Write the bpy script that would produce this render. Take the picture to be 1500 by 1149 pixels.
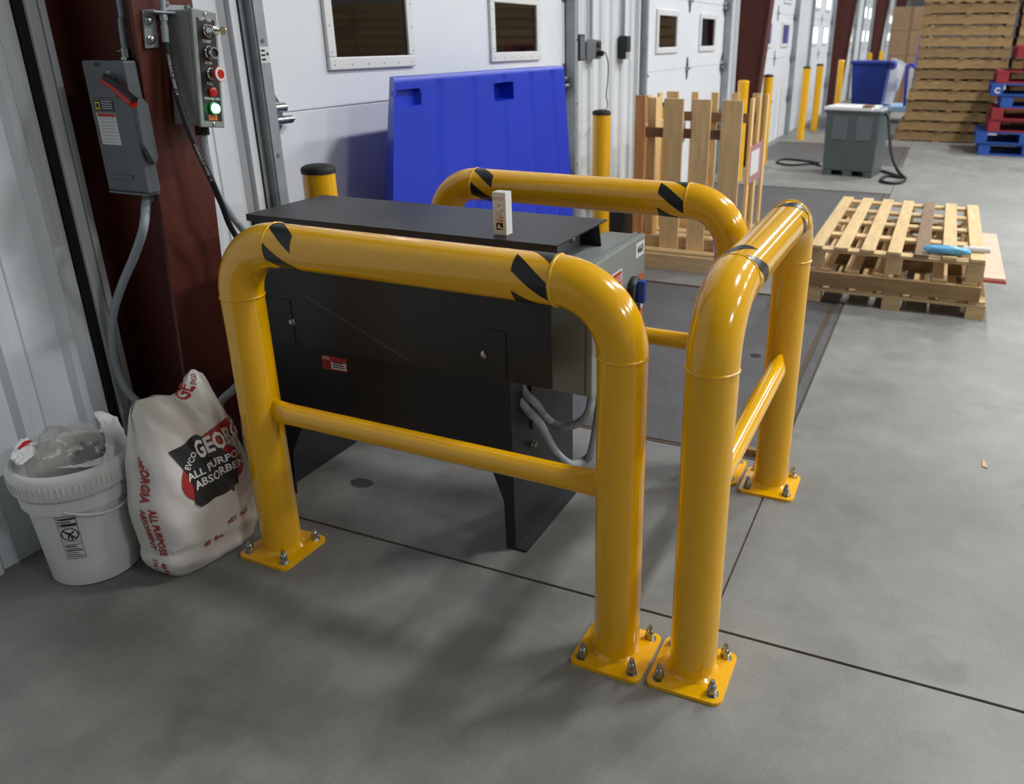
import bpy, bmesh, math, random
from mathutils import Vector, Matrix
random.seed(7)
S = bpy.context.scene
COL = S.collection
PI = math.pi
for o in list(bpy.data.objects): bpy.data.objects.remove(o)

# ---------------------------------------------------------------- camera
F, YAW, PIT, CH, CX, CY = 1192.86, .4032, -.388, 1.4573, 850.4, 543.8      # focal length in px of the 1500 px frame
cam = bpy.data.cameras.new('camera'); camo = bpy.data.objects.new('camera', cam); COL.objects.link(camo)
cam.sensor_width = 36; cam.lens = F / 1500 * 36
cam.shift_x = (750 - CX) / 1500; cam.shift_y = (CY - 574.5) / 1500
DV = Vector((math.cos(PIT) * math.cos(YAW), math.cos(PIT) * math.sin(YAW), math.sin(PIT)))
camo.location = (0, 0, CH)
camo.rotation_euler = DV.to_track_quat('-Z', 'Y').to_euler()
cam.clip_start = .05; cam.clip_end = 200
cam.dof.use_dof = True; cam.dof.focus_distance = 2.1; cam.dof.aperture_fstop = 4.0
S.camera = camo
RV = DV.cross(Vector((0, 0, 1))).normalized(); UV = RV.cross(DV)
def ray(x, y): return DV + RV * ((x - CX) / F) - UV * ((y - CY) / F)
def on(ax, val, x, y):
    """photo pixel -> point on the world plane axis = val"""
    v = ray(x, y); c = Vector((0, 0, CH)); return c + v * ((val - c[ax]) / v[ax])
def onY(Y, x, y): return on(1, Y, x, y)
def onX(X, x, y): return on(0, X, x, y)

# ---------------------------------------------------------------- world, exposure, lights
w = bpy.data.worlds.new('world'); S.world = w; w.use_nodes = True
w.node_tree.nodes['Background'].inputs[0].default_value = (.75, .82, .92, 1)
w.node_tree.nodes['Background'].inputs[1].default_value = 1.0
S.view_settings.view_transform = 'Standard'; S.view_settings.look = 'None'
S.view_settings.gamma = 1; S.view_settings.use_curve_mapping = False
S.view_settings.exposure = 0.30
LIGHTS = [(x, y, 215) for x in (4.2, 8.6, 13, 18, 24, 31, 39) for y in (-2.6, -8.2)] + [(-.2, -8.2, 215)]   # high bay lamps under the ceiling, all alike, above the frame
CEIL = 7.0

# ---------------------------------------------------------------- materials
def lin(c): return tuple(((v / 255) / 12.92 if v <= 10 else (((v / 255) + .055) / 1.055) ** 2.4) for v in c)
MATS = {}
def mat(name, col, rough=.5, metal=0, var=0, scale=4, bump=0, bscale=60, stretch=(1, 1, 1), rnd=0, emit=0, coat=0, spec=.5, dark=None, alpha=1, trans=0):
    m = bpy.data.materials.new(name); m.use_nodes = True; MATS[name] = m
    nt = m.node_tree; N = nt.nodes; L = nt.links; b = N['Principled BSDF']
    c = lin(col) + (1,)
    b.inputs['Base Color'].default_value = c; b.inputs['Roughness'].default_value = rough
    b.inputs['Metallic'].default_value = metal; b.inputs['Specular IOR Level'].default_value = spec
    b.inputs['Coat Weight'].default_value = coat; b.inputs['Coat Roughness'].default_value = .08
    b.inputs['Alpha'].default_value = alpha; b.inputs['Transmission Weight'].default_value = trans
    if emit: b.inputs['Emission Color'].default_value = c; b.inputs['Emission Strength'].default_value = emit
    if var or bump:
        tc = N.new('ShaderNodeTexCoord'); mp = N.new('ShaderNodeMapping'); mp.inputs['Scale'].default_value = stretch
        L.new(tc.outputs['Object'], mp.inputs['Vector'])
    if var:
        n = N.new('ShaderNodeTexNoise'); n.inputs['Scale'].default_value = scale; n.inputs['Detail'].default_value = 6; n.inputs['Roughness'].default_value = .65
        L.new(mp.outputs[0], n.inputs['Vector'])
        r = N.new('ShaderNodeValToRGB'); r.color_ramp.elements[0].position = .3; r.color_ramp.elements[1].position = .72
        d = lin(dark) if dark else tuple(v * (1 - var) for v in c[:3])
        r.color_ramp.elements[0].color = d + (1,)
        r.color_ramp.elements[1].color = tuple(min(1, v * (1 + var * .35)) for v in c[:3]) + (1,)
        L.new(n.outputs['Fac'], r.inputs['Fac']); out = r.outputs['Color']
        if rnd:
            oi = N.new('ShaderNodeObjectInfo'); hs = N.new('ShaderNodeHueSaturation'); mr = N.new('ShaderNodeMapRange')
            mr.inputs['To Min'].default_value = 1 - rnd; mr.inputs['To Max'].default_value = 1 + rnd
            L.new(oi.outputs['Random'], mr.inputs['Value']); L.new(mr.outputs[0], hs.inputs['Value']); L.new(out, hs.inputs['Color']); out = hs.outputs['Color']
        L.new(out, b.inputs['Base Color'])
    if bump:
        n2 = N.new('ShaderNodeTexNoise'); n2.inputs['Scale'].default_value = bscale; n2.inputs['Detail'].default_value = 3
        L.new(mp.outputs[0], n2.inputs['Vector']); bp = N.new('ShaderNodeBump'); bp.inputs['Strength'].default_value = bump; bp.inputs['Distance'].default_value = .01
        L.new(n2.outputs['Fac'], bp.inputs['Height']); L.new(bp.outputs[0], b.inputs['Normal'])
    return m
def concrete(name, base, stain):
    m = bpy.data.materials.new(name); m.use_nodes = True; MATS[name] = m
    nt = m.node_tree; N = nt.nodes; L = nt.links; b = N['Principled BSDF']
    tc = N.new('ShaderNodeTexCoord')
    def noise(sc, det, lo, hi, c0, c1):
        n = N.new('ShaderNodeTexNoise'); n.inputs['Scale'].default_value = sc; n.inputs['Detail'].default_value = det; n.inputs['Roughness'].default_value = .6
        L.new(tc.outputs['Object'], n.inputs['Vector']); r = N.new('ShaderNodeValToRGB')
        r.color_ramp.elements[0].position = lo; r.color_ramp.elements[1].position = hi
        r.color_ramp.elements[0].color = c0; r.color_ramp.elements[1].color = c1
        L.new(n.outputs['Fac'], r.inputs['Fac']); return n, r
    n1, r1 = noise(.9, 8, .30, .72, lin(stain) + (1,), lin(base) + (1,))
    n2, r2 = noise(6, 8, .35, .68, (.80, .80, .80, 1), (1.06, 1.06, 1.05, 1))
    n3, r3 = noise(2.6, 3, .27, .40, (.72, .72, .72, 1), (1, 1, 1, 1))
    n4, r4 = noise(140, 2, .3, .7, (.90, .90, .90, 1), (1.05, 1.05, 1.05, 1))
    cur = r1.outputs['Color']
    for r in (r2, r3, r4):
        x = N.new('ShaderNodeMix'); x.data_type = 'RGBA'; x.blend_type = 'MULTIPLY'; x.inputs['Factor'].default_value = 1
        L.new(cur, x.inputs['A']); L.new(r.outputs['Color'], x.inputs['B']); cur = x.outputs['Result']
    L.new(cur, b.inputs['Base Color'])
    mr = N.new('ShaderNodeMapRange'); mr.inputs['To Min'].default_value = .42; mr.inputs['To Max'].default_value = .68
    L.new(n2.outputs['Fac'], mr.inputs['Value']); L.new(mr.outputs[0], b.inputs['Roughness'])
    bp = N.new('ShaderNodeBump'); bp.inputs['Strength'].default_value = .08; bp.inputs['Distance'].default_value = .004
    L.new(n4.outputs['Fac'], bp.inputs['Height']); L.new(bp.outputs[0], b.inputs['Normal'])
    return m
concrete('concrete', (150, 149, 144), (118, 117, 113))
mat('joint', (84, 72, 56), .9)
mat('yellow', (246, 182, 6), .16, 0, .05, 3, spec=.5, coat=.5)
mat('black_tape', (20, 20, 22), .35)
mat('zinc', (176, 178, 176), .28, 1, .25, 60)
mat('galv', (158, 166, 170), .45, .3, .2, 14)
mat('black_steel', (31, 32, 34), .42, 0, .3, 5, bump=.05, bscale=180)
mat('scuff', (78, 79, 82), .6)
mat('grey_paint', (136, 141, 138), .42, 0, .12, 5)
mat('dark_grey_paint', (98, 103, 107), .42, 0, .12, 5)
mat('red_oxide', (88, 34, 22), .55, 0, .28, 3.5, bump=.05)
mat('wall_white', (214, 218, 222), .45, 0, .06, 2)
mat('door_white', (226, 229, 234), .42, 0, .05, 2, bump=.03, bscale=90)
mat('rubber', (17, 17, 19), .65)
mat('glass_dark', (12, 12, 11), .05, 0, spec=.6)
mat('glass_blue', (40, 62, 150), .12)
mat('daylight', (240, 246, 255), .5, emit=2.2)
mat('blue_plastic', (16, 52, 190), .38, 0, .12, 2.2, spec=.45)
mat('blue_bin', (26, 56, 150), .4, 0, .1, 3)
mat('blue_frame', (34, 66, 190), .4)
mat('light_blue', (150, 186, 222), .5)
mat('conduit', (146, 154, 160), .5)
mat('white_plastic', (222, 222, 220), .42, 0, .05, 3)
mat('bag_white', (222, 216, 210), .36, 0, .06, 6, bump=.25, bscale=28)
mat('bag_red', (168, 44, 40), .5); mat('bag_black', (40, 40, 42), .45); mat('white_ink', (228, 226, 222), .5); mat('black_ink', (28, 28, 30), .6)
mat('clear_bag', (196, 196, 188), .22, 0, .1, 14, bump=.6, bscale=22, alpha=.42, spec=.6)
mat('steel_parts', (96, 104, 112), .3, 1, .3, 30)
mat('paper', (224, 224, 222), .6, 0, .06, 9)
mat('wood', (216, 184, 132), .68, 0, .25, 5, stretch=(1, 9, 9), rnd=.12)
mat('wood_y', (214, 182, 132), .68, 0, .25, 5, stretch=(9, 1, 9), rnd=.12)
mat('wood_z', (233, 196, 136), .66, 0, .25, 4, stretch=(8, 8, 1), rnd=.10)
mat('wood_red', (206, 146, 92), .66, 0, .3, 4, stretch=(8, 8, 1))
mat('wood_brown', (134, 96, 66), .7, 0, .2, 5)
mat('wood_weather', (158, 128, 84), .75, 0, .35, 4, stretch=(6, 1, 6), rnd=.18)
mat('wood_weather_x', (140, 112, 76), .75, 0, .35, 4, stretch=(1, 6, 6), rnd=.18)
mat('wood_dark', (140, 112, 84), .7, 0, .3, 5, stretch=(1, 9, 9))
mat('ply', (222, 186, 160), .6, 0, .15, 4)
mat('ply_red', (190, 90, 84), .6)
mat('pal_red', (150, 36, 46), .6, 0, .25, 4, rnd=.12); mat('pal_blue', (34, 80, 162), .6, 0, .25, 4, rnd=.12)
mat('plate', (92, 91, 92), .55, .1, .3, 3, bump=.5, bscale=120)
mat('rust', (96, 74, 56), .7, .2, .4, 20)
mat('tub_grey', (82, 92, 92), .45, 0, .12, 3)
mat('cyan_film', (104, 178, 216), .4, 0, .15, 30, bump=.4, bscale=60)
mat('cloudy', (206, 208, 216), .3, 0, .15, 8, bump=.6, bscale=14)
mat('chrome', (200, 200, 198), .12, 1); mat('brass', (190, 176, 130), .3, 1)
mat('btn_red', (190, 22, 22), .25); mat('btn_green', (110, 255, 175), .3, emit=6); mat('lens_green', (14, 120, 60), .2)
mat('switch_red', (190, 34, 34), .35); mat('label_black', (20, 20, 21), .5); mat('label_white', (214, 214, 214), .5)
mat('label_yellow', (214, 196, 40), .5); mat('label_red', (186, 44, 48), .5); mat('label_orange', (206, 110, 50), .5); mat('ink_orange', (196, 126, 80), .6)
mat('dial_blue', (30, 74, 170), .3); mat('cardboard', (150, 122, 94), .8, 0, .15, 3); mat('label_pink', (168, 120, 124), .6)
mat('ceiling', (196, 198, 198), .8); mat('wall_far', (150, 152, 152), .7)
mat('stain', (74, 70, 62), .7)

# ---------------------------------------------------------------- mesh helpers
class MB:
    def __init__(s): s.v = []; s.f = []
    def add(s, vs, fs):
        n = len(s.v); s.v += [Vector(p) for p in vs]; s.f += [tuple(i + n for i in f) for f in fs]; return s
    def box(s, x0, x1, y0, y1, z0, z1):
        s.add([(x0, y0, z0), (x1, y0, z0), (x1, y1, z0), (x0, y1, z0), (x0, y0, z1), (x1, y0, z1), (x1, y1, z1), (x0, y1, z1)],
              [(0, 3, 2, 1), (4, 5, 6, 7), (0, 1, 5, 4), (1, 2, 6, 5), (2, 3, 7, 6), (3, 0, 4, 7)]); return s
    def prism(s, poly, d):
        """poly: list of 3D points (planar), extruded by vector d"""
        n = len(poly); d = Vector(d); P = [Vector(p) for p in poly]
        s.add(P + [p + d for p in P], [tuple(range(n))[::-1], tuple(range(n, 2 * n))] + [(i, (i + 1) % n, (i + 1) % n + n, i + n) for i in range(n)]); return s
    def tube(s, path, r, seg=16, cap=True, prof=None):
        """r: number or list; prof: list of (a,b) scale pairs per point for an elliptic section"""
        P = [Vector(p) for p in path]; n = len(P); rr = r if isinstance(r, (list, tuple)) else [r] * n
        t0 = (P[1] - P[0]).normalized(); up = Vector((0, 0, 1)) if abs(t0.z) < .9 else Vector((0, 1, 0))
        u = t0.cross(up).normalized(); vs = []
        for i in range(n):
            t = ((P[min(i + 1, n - 1)] - P[max(i - 1, 0)])).normalized()
            u = (u - t * u.dot(t)).normalized(); q = t.cross(u)
            a, b = prof[i] if prof else (1, 1)
            for k in range(seg):
                A = 2 * PI * k / seg; vs.append(P[i] + u * (math.cos(A) * rr[i] * a) + q * (math.sin(A) * rr[i] * b))
        fs = [(i * seg + k, i * seg + (k + 1) % seg, (i + 1) * seg + (k + 1) % seg, (i + 1) * seg + k) for i in range(n - 1) for k in range(seg)]
        if cap: fs += [tuple(range(seg))[::-1], tuple(range((n - 1) * seg, n * seg))]
        s.add(vs, fs); return s
    def lathe(s, c, prof, seg=32, axis=(0, 0, 1)):
        """prof: (radius, height) pairs along axis from c"""
        ax = Vector(axis).normalized(); u = ax.orthogonal().normalized(); q = ax.cross(u); c = Vector(c); vs = []
        for r, h in prof:
            for k in range(seg):
                A = 2 * PI * k / seg; vs.append(c + ax * h + (u * math.cos(A) + q * math.sin(A)) * max(r, 1e-5))
        n = len(prof)
        s.add(vs, [(i * seg + k, i * seg + (k + 1) % seg, (i + 1) * seg + (k + 1) % seg, (i + 1) * seg + k) for i in range(n - 1) for k in range(seg)]
              + [tuple(range(seg))[::-1], tuple(range((n - 1) * seg, n * seg))]); return s
    def hexnut(s, c, r, h, axis=(0, 0, 1)):
        return s.lathe(c, [(r * .9, 0), (r, .0008), (r, h - .001), (r * .88, h)], 6, axis)
INV = {}
def obj(name, mb, m, parent=None, smooth=None, bevel=0, seg=2):
    me = bpy.data.meshes.new(name)
    off = INV.get(parent.name) if parent else None
    vs = [off @ v for v in mb.v] if off else mb.v
    me.from_pydata([tuple(v) for v in vs], [], mb.f); me.materials.append(MATS[m])
    if smooth:
        me.polygons.foreach_set('use_smooth', [True] * len(me.polygons)); me.set_sharp_from_angle(angle=math.radians(smooth))
    o = bpy.data.objects.new(name, me); COL.objects.link(o)
    if parent:
        o.parent = parent
        if off: INV[o.name] = off
    if bevel:
        b = o.modifiers.new('bevel', 'BEVEL'); b.width = bevel; b.segments = seg; b.limit_method = 'ANGLE'; b.angle_limit = math.radians(40)
    me.update(); return o
def tag(o, label, cat, group=None):
    o['label'] = label; o['category'] = cat
    if group: o['group'] = group
    return o
def thing(name, label, cat, loc=(0, 0, 0), rz=0, group=None, local=False):
    """an Empty at the thing's base; parts given in world coordinates unless local"""
    o = bpy.data.objects.new(name, None); COL.objects.link(o); o.location = loc; o.rotation_euler = (0, 0, rz); o.empty_display_size = .1
    if not local: INV[o.name] = (Matrix.Translation(Vector(loc)) @ Matrix.Rotation(rz, 4, 'Z')).inverted()
    if label: tag(o, label, cat, group)
    return o
def struct(o): o['kind'] = 'structure'; return o
def clone(root, loc, rz=0, label=None, group=None):
    r = root.copy(); COL.objects.link(r); r.location = loc; r.rotation_euler = (0, 0, rz)
    if label: r['label'] = label
    if group: r['group'] = group
    for ch in root.children:
        c = ch.copy(); COL.objects.link(c); c.parent = r
        for g in ch.children:
            d = g.copy(); COL.objects.link(d); d.parent = c
    return r
def bez(P, n=10):
    """Catmull-Rom through P"""
    P = [Vector(p) for p in P]; Q = [2 * P[0] - P[1]] + P + [2 * P[-1] - P[-2]]; out = []
    for i in range(1, len(Q) - 2):
        a, b, c, d = Q[i - 1:i + 3]
        for k in range(n):
            t = k / n; out.append(.5 * ((2 * b) + (c - a) * t + (2 * a - 5 * b + 4 * c - d) * t * t + (3 * b - a - 3 * c + d) * t ** 3))
    return out + [P[-1]]
TC = {}
def text2d(s, bold=0, sub=0):
    """flat text of cap height 1 -> (verts2d, faces, width)"""
    k = (s, bold, sub)
    if k in TC: return TC[k]
    cu = bpy.data.curves.new('t', 'FONT'); cu.body = s; cu.size = 1; cu.offset = bold; cu.resolution_u = 2
    o = bpy.data.objects.new('t', cu); COL.objects.link(o)
    dg = bpy.context.evaluated_depsgraph_get(); dg.update()
    me = bpy.data.meshes.new_from_object(o.evaluated_get(dg))
    if sub:
        bm = bmesh.new(); bm.from_mesh(me); bmesh.ops.triangulate(bm, faces=bm.faces[:]); bmesh.ops.subdivide_edges(bm, edges=bm.edges[:], cuts=sub, use_grid_fill=True); bm.to_mesh(me); bm.free()
    v = [(p.co.x, p.co.y) for p in me.vertices]; f = [tuple(p.vertices) for p in me.polygons]
    bpy.data.objects.remove(o); bpy.data.curves.remove(cu); bpy.data.meshes.remove(me)
    x0 = min(a for a, b in v); x1 = max(a for a, b in v); h = .69
    TC[k] = ([((a - x0) / h, b / h) for a, b in v], f, (x1 - x0) / h); return TC[k]
def text(mb, s, org, ux, uy, size, width=None, center=False, bold=0):
    """lettering in the plane (ux,uy); size = cap height; width forces the line's length"""
    v, f, wd = text2d(s, bold); ux = Vector(ux).normalized(); uy = Vector(uy).normalized(); org = Vector(org)
    sx = width / wd if width else size
    sh = wd * sx / 2 if center else 0
    return mb.add([org + ux * (a * sx - sh) + uy * (b * size) for a, b in v], f)

# ================================================================ THE SETTING
W = 2.348                                     # dock wall's inner face
X0, X1, YR = -5.0, 50.0, -14.0
DOORS = [3.87, 8.15, 12.62, 17.0, 21.4, 25.8, 30.2, 34.6]
COLX = [1.69, 10.12, 18.85, 27.5, 36.2]
LEV = [(2.735, 4.88), (6.6, 8.86), (10.9, 13.0), (15.2, 17.3)]
LY0, LY1 = .40, 2.25

floor = struct(obj('floor', MB().box(X0, X1, YR, 2.6, -.10, -.006), 'joint'))
INV[floor.name] = Matrix.Identity(4)
def slab(x0, x1, y0, y1):
    obj('slab', MB().box(x0, x1, y0, y1, -.006, 0), 'concrete', floor)
JX, JY = 1.7478, .374
slab(X0, JX - .005, YR, 2.6)
slab(JX + .005, X1, YR, JY - .003)
xs = JX + .005
for a, b in LEV:
    slab(xs, a - .012, JY + .003, 2.6); slab(a - .012, b + .012, LY1 + .012, 2.6); xs = b + .012
slab(xs, X1, JY + .003, 2.6)
# dark scuffs and a crack lying on the concrete
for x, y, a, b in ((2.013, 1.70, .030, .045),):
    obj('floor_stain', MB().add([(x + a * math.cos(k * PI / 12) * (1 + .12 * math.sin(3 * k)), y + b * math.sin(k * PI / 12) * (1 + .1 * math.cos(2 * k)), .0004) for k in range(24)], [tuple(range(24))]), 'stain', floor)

wall = struct(obj('wall_left', MB().box(X0, X1, 2.43, 2.6, 0, CEIL), 'wall_white'))
INV[wall.name] = Matrix.Identity(4)
def corrugated(x0, x1, pitch=.19):
    """ribbed metal liner sheet on the dock wall"""
    pts = []; x = x0
    prof = [(0, 0), (.30, 0), (.38, .020), (.50, .020), (.58, 0), (.74, 0), (.76, .005), (.80, .005), (.82, 0)]
    while x < x1:
        for u, d in prof:
            if x + u * pitch <= x1: pts.append((x + u * pitch, W - d + .012))
        x += pitch
    pts.append((x1, W + .012)); pts = [(x0, 2.43)] + pts + [(x1, 2.43)]
    mb = MB().add([(a, b, 0) for a, b in pts] + [(a, b, CEIL) for a, b in pts],
                  [(i, i + 1, i + 1 + len(pts), i + len(pts)) for i in range(len(pts) - 1)])
    return obj('liner_sheet', mb, 'wall_white', wall)
x = 1.612
while x > -1.5:
    corrugated(x - .92, x - .002); x -= .92
corrugated(1.895, 2.36)
DHW = 1.39
for i in range(len(DOORS) - 1):
    a, b = DOORS[i] + DHW + .12, DOORS[i + 1] - DHW - .12
    corrugated(a, b, .21)
# edge trim of the liner beside the first column: black gap and a folded white corner profile
t1 = struct(obj('trim_1', MB().box(1.613, 1.640, 2.350, 2.43, 0, CEIL), 'rubber'))
mb = MB(); mb.box(1.640, 1.672, 2.338, 2.43, 0, CEIL).box(1.672, 1.680, 2.354, 2.43, 0, CEIL).box(1.680, 1.700, 2.342, 2.43, 0, CEIL)
struct(obj('trim_2', mb, 'wall_white', bevel=.003))

def section_door(n, cx, near):
    d = struct(thing('door_%d' % n, None, None, (cx, W, 0)))
    x0, x1 = cx - DHW, cx + DHW; hs = .595; YF = 2.357
    mp = None
    for k in range(6):
        z0, z1 = k * hs + .0012, (k + 1) * hs - .0012
        prof = [(YF + .004, z0), (YF, z0 + .003), (YF, z1 - .003), (YF + .004, z1), (2.41, z1), (2.41, z0)]
        s = obj('door_section', MB().prism([(x0, y, z) for y, z in prof], (x1 - x0, 0, 0)), 'door_white', d)
        if k in (2, 3):
            for wx in (-.685, .685):
                a, b = cx + wx - .312, cx + wx + .312; c, e = k * hs + .145, k * hs + .50
                fr = MB(); t = .05
                fr.box(a, b, YF - .018, YF, c, c + t).box(a, b, YF - .018, YF, e - t, e).box(a, a + t, YF - .018, YF, c + t, e - t).box(b - t, b, YF - .018, YF, c + t, e - t)
                f = obj('window_frame', fr, 'white_plastic', d, bevel=.005)
                obj('window_pane', MB().box(a + t - .004, b - t + .004, YF - .006, YF - .001, c + t - .004, e - t + .004), 'daylight' if n >= 4 else 'glass_blue' if n == 3 else 'glass_dark', f)
                if near:
                    sc = MB()
                    for q in range(6):
                        for zz in (c + .02, e - .02): sc.lathe((a + .03 + q * (b - a - .06) / 5, YF - .018, zz), [(.004, 0), (.003, .002)], 8, (0, -1, 0))
                    for q in range(3):
                        for xx in (a + .02, b - .02): sc.lathe((xx, YF - .018, c + .07 + q * .10), [(.004, 0), (.003, .002)], 8, (0, -1, 0))
                    obj('screw', sc, 'galv', f)
    for k in range(1, 6):                     # hinges at each joint: rollers at both edges, leaf in the middle
        z = k * hs
        for s_, xx in ((1, x0), (-1, x1)):
            h = MB(); Y = YF
            h.prism([(xx + s_ * .012, Y, z - .11), (xx + s_ * .035, Y, z - .115), (xx + s_ * .095, Y, z - .03), (xx + s_ * .095, Y, z + .03), (xx + s_ * .035, Y, z + .115), (xx + s_ * .012, Y, z + .11)], (0, -.006, 0))
            h.tube([(xx - s_ * .02, Y - .035, z - .022), (xx + s_ * .105, Y - .035, z - .022)], .016, 12)
            h.tube([(xx - s_ * .02, Y - .022, z + .022), (xx + s_ * .09, Y - .022, z + .022)], .019, 12)
            h.tube([(xx - s_ * .02, Y - .035, z - .022), (xx + s_ * .125, Y - .035, z - .022)], .006, 8)
            obj('roller_hinge', h, 'zinc', d, 40)
        h = MB().prism([(cx - .02, YF, z - .10), (cx + .02, YF, z - .10), (cx + .045, YF, z), (cx + .02, YF, z + .10), (cx - .02, YF, z + .10), (cx - .045, YF, z)], (0, -.005, 0))
        h.tube([(cx - .05, YF - .014, z), (cx + .05, YF - .014, z)], .013, 10)
        obj('hinge', h, 'zinc', d, 40)
    for s_, xx in ((-1, x0), (1, x1)):        # galvanised track and its seal
        def X(a, b): return (min(xx + s_ * a, xx + s_ * b), max(xx + s_ * a, xx + s_ * b))
        t = MB(); t.box(*X(.004, .010), 2.285, 2.35, 0, 3.7).box(*X(.010, .050), 2.285, 2.292, 0, 3.7).box(*X(.050, .056), 2.292, 2.41, 0, 3.7).box(*X(.056, .080), 2.325, 2.332, 0, 3.7)
        tr = obj('track', t, 'galv', d)
        obj('seal', MB().box(*X(.080, .087), 2.322, 2.41, 0, 3.7), 'rubber', d)
        obj('jamb', MB().box(*X(.087, .120), 2.326, 2.41, 0, 3.7), 'wall_white', d)
        if near:
            b = MB()
            for k in range(9): b.lathe((xx + s_ * .03, 2.285, .25 + k * .4), [(.008, 0), (.006, .006)], 6, (0, -1, 0))
            obj('bolt', b, 'zinc', tr)
    return d
for i, cx in enumerate(DOORS): section_door(i + 1, cx, i < 2)

struct(obj('wall_right', MB().box(X0, X1, YR - .2, YR, 0, CEIL), 'wall_far'))
struct(obj('wall_back', MB().box(X0 - .2, X0, YR, 2.6, 0, CEIL), 'wall_far'))
struct(obj('wall_front', MB().box(X1, X1 + .2, YR, 2.6, 0, CEIL), 'wall_far'))
struct(obj('ceiling', MB().box(X0 - .2, X1 + .2, YR - .2, 2.6, CEIL, CEIL + .2), 'ceiling'))
for i_, (x, y, p) in enumerate(LIGHTS):
    l = thing('ceiling_light_offscreen', 'white rectangular high bay light hanging under the ceiling', 'light', (x, y, CEIL - .9), 0, 'high bay lights')
    obj('housing', MB().box(x - .62, x + .62, y - .2, y + .2, CEIL - .86, CEIL - .78), 'white_plastic', l, bevel=.01)
    obj('rod', MB().tube([(x - .4, y, CEIL - .78), (x - .4, y, CEIL)], .008, 8).tube([(x + .4, y, CEIL - .78), (x + .4, y, CEIL)], .008, 8), 'zinc', l)
    obj('diffuser', MB().box(x - .6, x + .6, y - .18, y + .18, CEIL - .872, CEIL - .86), 'white_plastic', l)
    ld = bpy.data.lights.new('lamp', 'AREA'); ld.shape = 'RECTANGLE'; ld.size = 1.2; ld.size_y = .36; ld.energy = p; ld.color = (.97, .99, 1)
    lo = bpy.data.objects.new('high_bay_lamp_%d_offscreen' % (i_ + 1), ld); COL.objects.link(lo); lo.parent = l; lo.location = (0, 0, -.0)

# ---------------------------------------------------------------- steel columns (tapered frames)
def column(x, label):
    c = thing('steel_column', label, 'column', (x + .1, 2.2, 0), 0, None); H = CEIL
    yf = lambda z: 2.108 - .07 * z
    obj('front_flange', MB().prism([(x, yf(0), 0), (x, yf(H), H), (x, yf(H) + .012, H), (x, yf(0) + .012, 0)], (.2, 0, 0)), 'red_oxide', c)
    obj('web', MB().prism([(x + .096, yf(0) + .012, 0), (x + .096, yf(H) + .012, H), (x + .096, 2.40, H), (x + .096, 2.40, 0)], (.008, 0, 0)), 'red_oxide', c)
    obj('rear_flange', MB().box(x + .005, x + .195, 2.40, 2.412, 0, H), 'red_oxide', c)
    obj('base_plate', MB().box(x + .003, x + .197, 2.09, 2.42, 0, .016), 'red_oxide', c)
column(COLX[0], 'red-brown tapered steel column carrying the grey safety switch and button box')
column(COLX[1], 'red-brown tapered steel column behind the slatted wooden crate')
column(COLX[2], 'dark red steel column behind the blue wheeled bin')
for i, x in enumerate(COLX[3:]): column(x, 'distant dark red steel column beyond the blue wheeled bin')

# ---------------------------------------------------------------- dock levelers
for i, (a, b) in enumerate(LEV):
    lab = ('dark steel dock leveler plate beside the black power unit guard', 'dark steel dock leveler plate behind the loose wooden pallets',
           'dark steel dock leveler plate beneath the grey machine', 'dark steel dock leveler plate by the far door with bright windows')[i]
    L = thing('dock_leveler', lab, 'dock leveler', ((a + b) / 2, 1.3, -.006))
    obj('deck', MB().box(a + .02, b - .02, LY0 + .05, LY1, -.006, -.002), 'plate', L)
    for e_ in (a, b): obj('curb_angle', MB().box(e_ - .008, e_ + .008, LY0 - .02, LY1, -.006, .001), 'rust', L)
    obj('rear_frame', MB().box(a + .006, b - .006, LY0 - .016, LY0 + .022, -.006, -.001), 'plate', L)
    if i == 0:
        p = Vector((3.81, .68, 0)); obj('lifting_hole_disc', MB().lathe((p.x, p.y, -.002), [(.026, 0), (.025, .002), (.020, .0012), (0, .001)], 20), 'rubber', L)  # dark disc on the deck, its black stands for the shade inside a lifting hole
        obj('hinge_lug', MB().box(a + .02, a + .14, LY0 + .03, LY0 + .055, -.006, .012).box(a + .03, a + .055, LY0 + .02, LY0 + .12, -.006, .02), 'wood_weather', L)

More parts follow.
